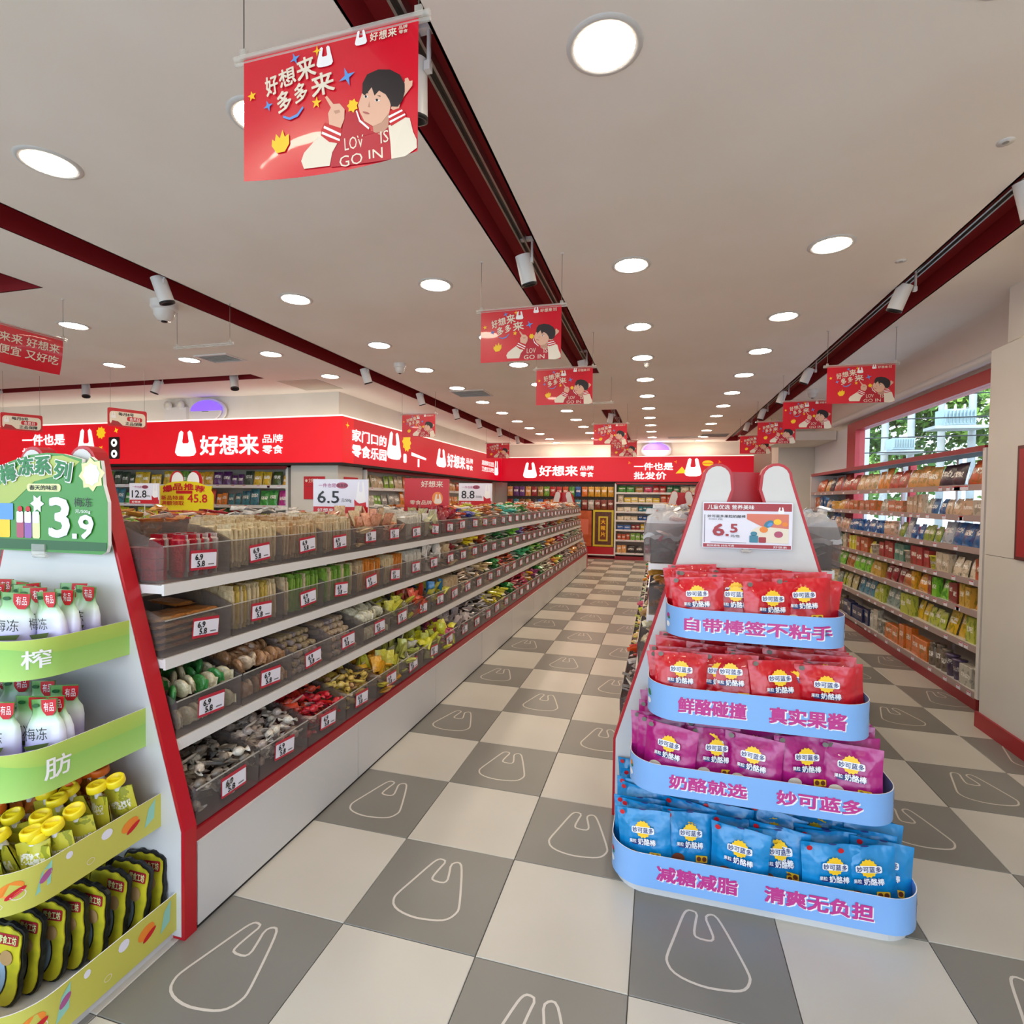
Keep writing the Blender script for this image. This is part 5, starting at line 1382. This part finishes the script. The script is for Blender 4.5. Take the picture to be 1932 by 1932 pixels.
# ------------------------------------------------------------------ signs standing on the left bulk rack
def topper(x, y, w, h, z, lab, price, leg=.24):
    t = thing('price_board', lab, 'sign', (x, y, z), (0, 0, .12))
    f = lambda q: (lambda u, v, w_: (u, q + w_, v))
    MB().prism(rrect(-w / 2, 0, w / 2, h, .004), M_paper, f(0), .012).obj('card', t)
    b = MB(); b.prism(rrect(-w / 2 + .002, .002, w / 2 - .002, h * .2, .002), M_pred, f(-.001))
    b.prism(ell(w * .03, h * .82, w * .11, h * .09), mat('print_rose'), f(-.001))
    b.prism(bagpoly(w * .28, h * .32, w * .46, h * .95), M_pwhite, f(-.0015)); b.prism([(w * .26, 0.01), (w * .48, .01), (w * .46, h * .34), (w * .34, h * .3), (w * .25, h * .42)], M_pred, f(-.0012))
    o_ = bagpoly(w * .28, h * .32, w * .46, h * .95); 
    b.obj('picture_print', t)
    l = Pieces(); text(l, price, f(-.002), (-w * .42, h * .3, w * (-.02 if len(price) < 4 else .08), h * .66), M_pblack, .02)
    text(l, '一件也是', f(-.002), (-w * .40, h * .76, -w * .08, h * .88), M_pmag, .0); text(l, '批发价', f(-.0025), (-w * .06, h * .77, w * .12, h * .87), M_pblack, .0)
    text(l, '元/500g', f(-.002), (w * .02, h * .32, w * .2, h * .44), M_pblack, .0); text(l, '好想来', f(-.002), (-w * .42, h * .04, -w * .12, h * .15), M_pwhite, .02)
    l.obj('lettering', t)
    MB().cyl((0, .006, -leg + .01), (0, .006, 0), .005, M_wmetal, n=8).box(-.05, .05, -.03, .04, -leg, -leg + .012, M_wmetal).obj('stand', t)
topper(-1.545, 1.57, .40, .235, 1.41, 'white price board reading 6.5 standing on the left bulk rack', '6.5')
topper(-1.545, 4.35, .40, .26, 1.44, 'white price board reading 8.8 farther back on the left bulk rack', '8.8')
topper(-5.70, 3.62, .42, .26, 1.40, 'white price board reading 12.8 standing in the left room', '12.8', .40)
t = thing('gift_poster_box', 'red printed cardboard cube sign standing on the left bulk rack', 'sign', (-1.545, 3.0, 1.40), (0, 0, .35))
MB().box(-.20, .20, -.14, .14, 0, .30, M_pred).obj('box', t); MB().box(-.03, .03, -.03, .03, -.195, 0, M_pred).obj('stand', t)
b = Pieces(); f = gf(-.141); fs_ = lambda u, v, w: (-.201, -u, v)
text(b, '好想来', f, (-.05, .22, .15, .28), M_cream, .02); text(b, '零食品牌', f, (-.15, .06, .05, .10), M_cream, .01); b.prism(ell(.10, .12, .05, .06), M_porange, f); b.prism(bagpoly(.07, .07, .14, .16), M_cream, gf(-.142))
text(b, 'HAO XIANG LAI', lambda u, v, w: (-.19 + (v - .16) * 0 + 0.02 + 0 * u, -.1415, .16 + u), (-.13, 0, .13, .03), M_cream, 0) if False else None
b.obj('lettering', t)
# yellow-green special offer topper in the left room, with bin beneath
t = thing('offer_sign', 'yellow shaped offer sign reading 45.8 with white ears, in the left room', 'sign', (-5.48, 4.0, 1.20))
o_ = [(-.46, 0), (.46, 0), (.47, .32), (.43, .38), (.45, .44), (.36, .44), (.2, .49), (0, .50), (-.2, .49), (-.36, .44), (-.45, .44), (-.43, .38), (-.47, .32)]
MB().prism(o_, mat('offer_yellow', '#e8d21c', .35), gf(0), .015).obj('panel', t)
b = MB()
for s in (-1, 1): b.prism(ell(s * .13, .50, .10, .12, 20), M_pwhite, gf(.02)); b.prism(ell(s * .15, .50, .12, .14, 20), M_pred, gf(.03))
b.obj('ears', t)
l = Pieces()
for s_, u, v, ro in (('爆', -.27, .40, .1), ('品', -.1, .425, .03), ('推', .08, .425, -.03), ('荐', .26, .40, -.12)): text(l, s_, gf(-.004), (u - .08, v - .045, u + .08, v + .045), M_pred, .06, ro)
text(l, '45.8', gf(-.004), (.06, .22, .38, .33), M_pred, .03); text(l, '新品特惠', gf(-.004), (-.38, .25, .0, .31), M_pred, .02); text(l, '满额领取', gf(-.004), (-.38, .18, .0, .24), M_pred, .02); text(l, '29.8', gf(-.005), (-.03, .05, .17, .12), M_pred, .02)
l.prism(rrect(-.13, .335, .14, .375, .01), M_pred, gf(-.003)); l.obj('lettering', t)
b = MB(); b.prism(ell(-.36, .09, .08, .07), mat('print_brown'), gf(-.003)); b.prism(ell(-.35, .07, .05, .04), M_skin, gf(-.004)); b.prism(ell(-.2, .06, .08, .03, 12, .5), M_porange, gf(-.003)); b.prism(rrect(.24, .05, .38, .14, .02), mat('print_brown'), gf(-.003)); b.obj('picture_print', t)
MB().box(-.4, .4, .02, .06, -1.2, .0, M_white).box(-.4, .4, -.1, .2, -1.2, -1.15, M_white).obj('stand', t)

# ------------------------------------------------------------------ stocked wall racks
PAL = ['#b8202a', '#d87a24', '#d8b82a', '#4f9a3a', '#2a7a4a', '#2a5fa8', '#6a3f8c', '#c8502a', '#d8c8a8', '#8a5a34', '#d0cfca', '#3a3438', '#c83a6a', '#7fae3a', '#b08a4a', '#2a8a9a', '#e0a05a', '#9a2a34']
G_bag = [pouch(.15, .19, .05, M_pack, 5, 5, s, name='bag') for s in (11, 12)]
G_bagw = [pouch(.20, .17, .07, M_pack, 5, 5, s, name='bag') for s in (13, 14)]
G_small = [pouch(.10, .14, .04, M_pack, 5, 4, s, name='bag') for s in (15, 16)]
G_box = [boxpack(.11, .16, .06), boxpack(.16, .12, .08), boxpack(.075, .17, .05)]
G_jar, G_cup = jar(.042, .14), cup(.048, .12)
GK = {'bag': (G_bag, .155, 'snack bag'), 'wide': (G_bagw, .205, 'wide snack bag'), 'small': (G_small, .105, 'small snack bag'), 'box': ([G_box[0]], .115, 'snack box'), 'lowbox': ([G_box[1]], .165, 'low snack box'), 'tallbox': ([G_box[2]], .08, 'slim snack box'), 'jar': ([G_jar], .09, 'snack jar'), 'cup': ([G_cup], .105, 'snack tub')}
GN = {'bag': 'snack_bag', 'wide': 'snack_bag', 'small': 'snack_bag', 'box': 'snack_box', 'lowbox': 'snack_box', 'tallbox': 'snack_box', 'jar': 'snack_jar', 'cup': 'snack_tub'}
RTAG = MB().prism(rrect(-.028, 0, .028, .032, .002, 2), M_paper, gf(0), .002).prism(rrect(-.026, .024, .026, .031, .001, 2), M_pred, gf(-.001)).mesh('price_tag')
def wallrack(name, lab, who, origin, rz, length, levels, depth=.38, top=1.95, back=True, edge=None, pal=PAL, rail=True, seed=1, lean=.12, plan=None, endp=True, upto=None, header=True, hide=0, names={}):
    """local x along the rack, y into the rack (away from the shopper)"""
    r = random.Random(seed)
    base = Matrix.Translation(origin) @ Matrix.Rotation(rz, 4, 'Z')
    t = thing(name, lab, 'rack', origin, (0, 0, rz))
    em = edge or M_wmetal
    if back: MB().box(0, length, depth + .01, depth + .03, .1, top, noisy('rack_back', '#cdc7be', '#bdb6ac', 4, .6)).obj('back_panel', t)
    else:
        for u in [i * length / 4 for i in range(1, 4)]: MB().box(u - .02, u + .02, depth, depth + .03, .1, top, M_wmetal).obj('upright', t)
    MB().box(0, length, 0.0, .02, 0, .09, mat('plinth_red', '#8e1722', .4)).box(0, length, .02, depth, .0, .06, M_dark).obj('plinth', t)
    if endp:
        for u in (0, length): MB().box(u - .02, u + .02, 0.0, depth + .03, .09, top, M_wmetal).obj('end_panel', t)
    if header: MB().box(0, length, .0, .03, top - .02, top + .02, mat('header_red', '#8e1722', .4)).box(0, length, .03, depth, top - .006, top, M_dark).obj('header_rail', t)
    idx = 0
    for li, z in enumerate(levels):
        sname = '%s shelf' % ordn(li) if li else 'lowest shelf'
        MB().box(.02, length - .02, .012, depth, z - .018, z, M_wmetal).obj('shelf', t)
        MB().box(.02, length - .02, 0, .012, z - .035, z + .012, em).obj('shelf_edge', t)
        u = .05; fac = 0; cnt = 0; nxt = levels[li + 1] if li + 1 < len(levels) else top
        gap = nxt - z - .04
        while u < length - .12:
            kinds = ['bag', 'wide', 'small', 'box', 'lowbox', 'tallbox', 'jar', 'cup'] if plan is None else plan[li]
            kd = r.choice(kinds); col = r.choice(pal if not isinstance(pal, dict) else pal[li])
            meshes, w, kn = GK[kd]
            n = (r.choice([1, 2, 2, 3, 4]) if w < .12 else r.choice([1, 2, 2, 3])) if 'window' not in who else r.choice([1, 1, 2, 2, 3])
            if upto and u > upto: break
            for q in range(n):
                if u + w > length - .03: break
                sc = min(1.4 if 'window' in who else 1.28, gap / .19) * r.uniform(.9, 1.05)
                bw = 1 if kd in ('bag', 'wide', 'small') else 0
                if li < hide: u += w + .004; continue
                lbl = '%s %s, %s from the left on the %s, %s' % (hue_name(col), kn, ordn(cnt), sname, who); cnt += 1
                o = link(names.get(GN[kd], GN[kd]), r.choice(meshes), None, color=col)
                o.matrix_world = base @ Matrix.Translation((u + w / 2, .07 + r.uniform(0, .02), z)) @ Matrix.Rotation(-lean * bw - r.uniform(0, .1) * bw, 4, 'X') @ Matrix.Rotation(r.uniform(-.08, .08), 4, 'Z') @ Matrix.Diagonal((1, 1, sc, 1))
                tag(o, lbl, 'snack pack', '%s products on the %s, %s group %d' % (hue_name(col), sname, who, fac + 1))
                u += w + .004
            if rail: link('price_tag', RTAG, t, (u - w * n / 2, -.003, z - .03))
            u += .01; fac += 1
    return t
pink = mat('price_rail', '#a8938f', .4)
# window-side rack: faces -x ; near end at y=3.03
wallrack('snack_rack', 'tall open rack of snacks below the side window', 'window rack', (2.84, 7.68, 0), -PI / 2, 4.65, [.115, .456, .72, .95, 1.19, 1.43, 1.665], .36, 1.94, False, pink, seed=5, lean=.2,
         plan=[['box', 'cup', 'lowbox', 'jar'], ['bag', 'small', 'box'], ['bag', 'wide', 'tallbox', 'box'], ['box', 'tallbox', 'cup', 'small'], ['bag', 'small', 'jar'], ['tallbox', 'lowbox', 'small'], ['wide', 'wide', 'bag']],
         pal=[['#c8c4b8', '#5a4a6a', '#7a6a5a', '#d8742a', '#23305e', '#c0bcae'], ['#b8c04a', '#c8c24a', '#8fa09a', '#d8b02a', '#c8bc8a', '#5a8aa0'], ['#8a2028', '#d8a02a', '#d8902a', '#c8a040', '#b06a3a', '#7fc03a'], ['#a83a3a', '#d8c8b0', '#c8b8a0', '#d8cf40', '#5a8a7a', '#23406a', '#b85a3a'], ['#2a5f98', '#b07a3a', '#8a9a3a', '#3a3a4a', '#c8a08a', '#aab0b8'], ['#c8a88a', '#d8a04a', '#b8b0a0', '#c87a5a', '#2a5f90', '#c8642a'], ['#d88a3a', '#c85a2a', '#d8a060', '#b84a3a', '#8fae4a', '#3a2a3a', '#d8b48a']].__class__(
             {0: 0}) if False else dict(enumerate([['#c8c4b8', '#5a4a6a', '#7a6a5a', '#d8742a', '#23305e', '#c0bcae'], ['#b8c04a', '#c8c24a', '#8fa09a', '#d8b02a', '#c8bc8a', '#5a8aa0'], ['#8a2028', '#d8a02a', '#d8902a', '#c8a040', '#b06a3a', '#7fc03a'], ['#a83a3a', '#d8c8b0', '#c8b8a0', '#d8cf40', '#5a8a7a', '#23406a', '#b85a3a'], ['#2a5f98', '#b07a3a', '#8a9a3a', '#3a3a4a', '#c8a08a', '#aab0b8'], ['#c8a88a', '#d8a04a', '#b8b0a0', '#c87a5a', '#2a5f90', '#c8642a'], ['#d88a3a', '#c85a2a', '#d8a060', '#b84a3a', '#8fae4a', '#3a2a3a', '#d8b48a']])))
# left wall rack under the first sign (faces -y)
wallrack('snack_rack', 'stocked wall rack under the left fascia sign', 'left wall rack', (-9.6, 4.9, 0), 0, 5.0, [.12, .82, 1.10, 1.37, 1.665], .36, 1.93, seed=9, hide=2, names={'snack_bag': 'crisp_packet'}, pal={0: ['#b8202a'], 1: ['#b8202a'], 2: ['#d8c82a', '#b82a2a', '#2a8a3c', '#c8b82a', '#a83020'], 3: ['#3a7a8a', '#2a4f98', '#3f9a3c', '#b82a8a', '#c8302a', '#d87a24'], 4: ['#4a5a2a', '#6f9e3a', '#5a2a6a', '#d8a02a', '#1e1e26', '#3a4a3a', '#d8b02a']}, plan=[['bag'], ['bag'], ['bag', 'small'], ['bag', 'small'], ['bag', 'small', 'bag']])
wallrack('snack_rack', 'stocked wall rack under the side fascia sign', 'side wall rack', (-3.70, 5.55, 0), PI / 2, 6.3, [.12, .82, 1.10, 1.38, 1.655], .20, 1.93, seed=12, hide=2, names={'snack_bag': 'snack_packet'}, pal={0: ['#b8202a'], 1: ['#b8202a'], 2: ['#b8b4ae', '#c8a060', '#a84a3a', '#6a8a4a'], 3: ['#9a9690', '#7fae3a', '#d8b82a', '#d87a24', '#c8c0b0'], 4: ['#d8703a', '#d8a070', '#c8b090', '#8fae3a', '#c8502a']}, plan=[['bag'], ['bag'], ['small', 'wide'], ['small', 'wide', 'bag'], ['bag', 'wide']])
wallrack('snack_rack', 'stocked wall rack right of the yellow banner pack on the back wall', 'back wall rack', (-.52, 12.12, 0), 0, 3.2, [.17, .50, .76, 1.0, 1.22, 1.45, 1.70], .38, 1.93, seed=14, names={'snack_bag': 'snack_pouch', 'snack_box': 'snack_carton'}, plan=[['box', 'wide'], ['small', 'box'], ['small', 'lowbox'], ['small', 'lowbox'], ['small', 'lowbox'], ['bag', 'lowbox'], ['bag', 'wide']])
# back wall peg display on the left part
t = thing('peg_wall', 'grey peg panel with two rows of hanging packs on the back wall', 'rack', (-3.45, 12.3, 0))
MB().box(0, 2.9, .10, .14, .15, 1.95, mat('peg_dark', '#4a4640', .6)).box(0, 2.9, 0.0, .10, 0, .12, mat('plinth_red')).obj('panel', t)
for rr_, z in enumerate((1.86, 1.52)):
    for k in range(17):
        x = -3.40 + .168 * k + .06; col = R.choice(PAL if k < 12 else (['#d8a02a'] * 3 + ['#d8742a'] if rr_ == 0 else ['#b8b4ae', '#8a3a30', '#b8b4ae']))
        o = link('hanging_pack', G_bag[k % 2], None, (x, 12.30, z - .27), (-.03, 0, R.uniform(-.1, .1)), col); o.scale = (1, 1, 1.35)
        tag(o, '%s hanging snack pack, %s from the left in the %s peg row, back wall' % (hue_name(col), ordn(k), ('upper', 'lower')[rr_]), 'snack pack', 'hanging packs on the back wall peg panel')
        MB().cyl((x + 3.45, -.05, z + .005), (x + 3.45, .10, z + .005), .004, M_alu, n=6).obj('peg_hook', t)
t = thing('giant_noodle_pack', 'large upright yellow and maroon packet with a framed label on the back wall', 'snack pack', (-.825, 12.2, .31))
MB().box(-.26, .26, 0, .06, 0, .94, mat('pack_yellow', '#d2c22e', .4)).obj('pouch', t)
b = MB(); b.prism(rrect(-.21, .05, .21, .89, .01), noisy('pack_maroon', '#6a3a20', '#4a2a18', 12, .4), gf(-.002)); b.prism(rrect(-.12, .14, .12, .78, .01), mat('pack_yellow'), gf(-.004)); b.prism(rrect(-.08, .18, .08, .74, .01), mat('print_brown'), gf(-.006)); b.obj('picture_print', t)
l = Pieces(); text(l, '大', gf(-.008), (-.06, .58, .06, .70), M_pyel, .04); text(l, '辣', gf(-.008), (-.06, .42, .06, .54), M_pyel, .04); text(l, '片', gf(-.008), (-.06, .26, .06, .38), M_pyel, .04); l.obj('lettering', t)
t = thing('floor_plinth', 'low red plinth under the large yellow packet', 'plinth', (-.95, 12.12, 0)); MB().box(-.75, .42, 0.03, .25, .12, .30, M_red).box(-.75, .42, 0, .25, 0, .03, mat('plinth_red')).box(-.75, .42, 0, .25, .09, .12, M_wmetal).obj('body', t)
t = thing('giant_noodle_pack', 'large upright orange packet left of the yellow one on the back wall', 'snack pack', (-1.32, 12.2, .31))
MB().box(-.2, .2, 0, .05, 0, .92, noisy('pack_orange', '#c86a3a', '#b04a28', 5, .4)).obj('pouch', t); MB().prism(rrect(-.12, .3, .12, .7, .02), mat('print_salmon'), gf(-.002)).obj('label_print', t)
# right wall poster
t = thing('wall_poster', 'dark red framed poster on the boxed wall at the right edge', 'poster', (2.698, 2.36, 1.19), (0, 0, -PI / 2))
MB().box(0, .6, -.012, 0, 0, .70, mat('poster_frame', '#5a2a28', .4)).obj('frame', t); MB().box(.02, .58, -.0135, -.012, .02, .68, noisy('poster_red', '#a8182a', '#8e3022', 2, .4)).obj('print', t)
# notices on the corner pillar
for x, w_, lab in ((-4.28, .34, 'wider red notice on the corner pillar under the signs'),):
    t = thing('notice', lab, 'notice', (x, 4.855, 1.48)); MB().box(0, w_, -.006, 0, 0, .32, M_pred).obj('sheet', t); b = MB(); text(b, '文明消费', gf(-.008), (.08, .23, .24, .29), M_cream, 0); b.prism(ell(.045, .26, .02, .02), M_cream, gf(-.008)); b.prism(rrect(.01, .17, w_ - .01, .18, .001), M_pdred, gf(-.008)); b.obj('lettering', t)
t = thing('notice', 'narrow red notice on the side of the corner pillar', 'notice', (-3.735, 5.0, 1.48), (0, 0, PI / 2)); MB().box(0, .36, -.006, 0, 0, .32, M_pred).obj('sheet', t); b = MB(); text(b, '会员须知', gf(-.008), (.08, .23, .28, .29), M_cream, 0); b.obj('lettering', t)
t = thing('red_pouch_hook', 'small red pouch hanging below the pillar notice', 'pouch', (-4.30, 4.84, 1.18)); link('pouch', G_small[0], t, color='#b8202a')
# table display in the left room with stocked bins
t = thing('island_table', 'low white display table with snack bins in the left room', 'table', (-5.6, 3.3, 0))
MB().box(-1.6, 1.6, -.3, .42, .95, 1.0, M_white).obj('top', t); MB().box(-1.5, 1.5, -.25, .25, 0, .95, M_white).obj('base', t)
for k in range(10):
    bt = thing('snack_bin', 'clear bin, %s from the left on the low table in the left room' % ordn(k), 'bin', (-6.98 + k * .31, 3.05, 1.004), None, 'bins on the left room table'); link('clear_bin', BIN, bt)
    cl = ['#d8903a', '#7fae3a', '#c86a2a', '#c8b03a', '#c8a23a', '#8fae4a', '#d87a3a', '#2a2a2c', '#3a4a3a', '#c8c04a'][k]
    h = link('snack_heap', HEAPS[k % 5], None, (-6.98 + k * .31, 3.05, 1.01), color=cl); tag(h, 'heap of %s snacks in the %s bin of the left room table' % (hue_name(cl), ordn(k)), 'snack heap', 'heaps on the left room table', 'stuff')
tallbin(.62, 1.36, 'left clear bin with crumpled film beside the blue-banded display board', 1, '#b8b4b4')
tallbin(1.27, 1.36, 'right clear bin with crumpled film beside the blue-banded display board', 2, '#b8c0c8')
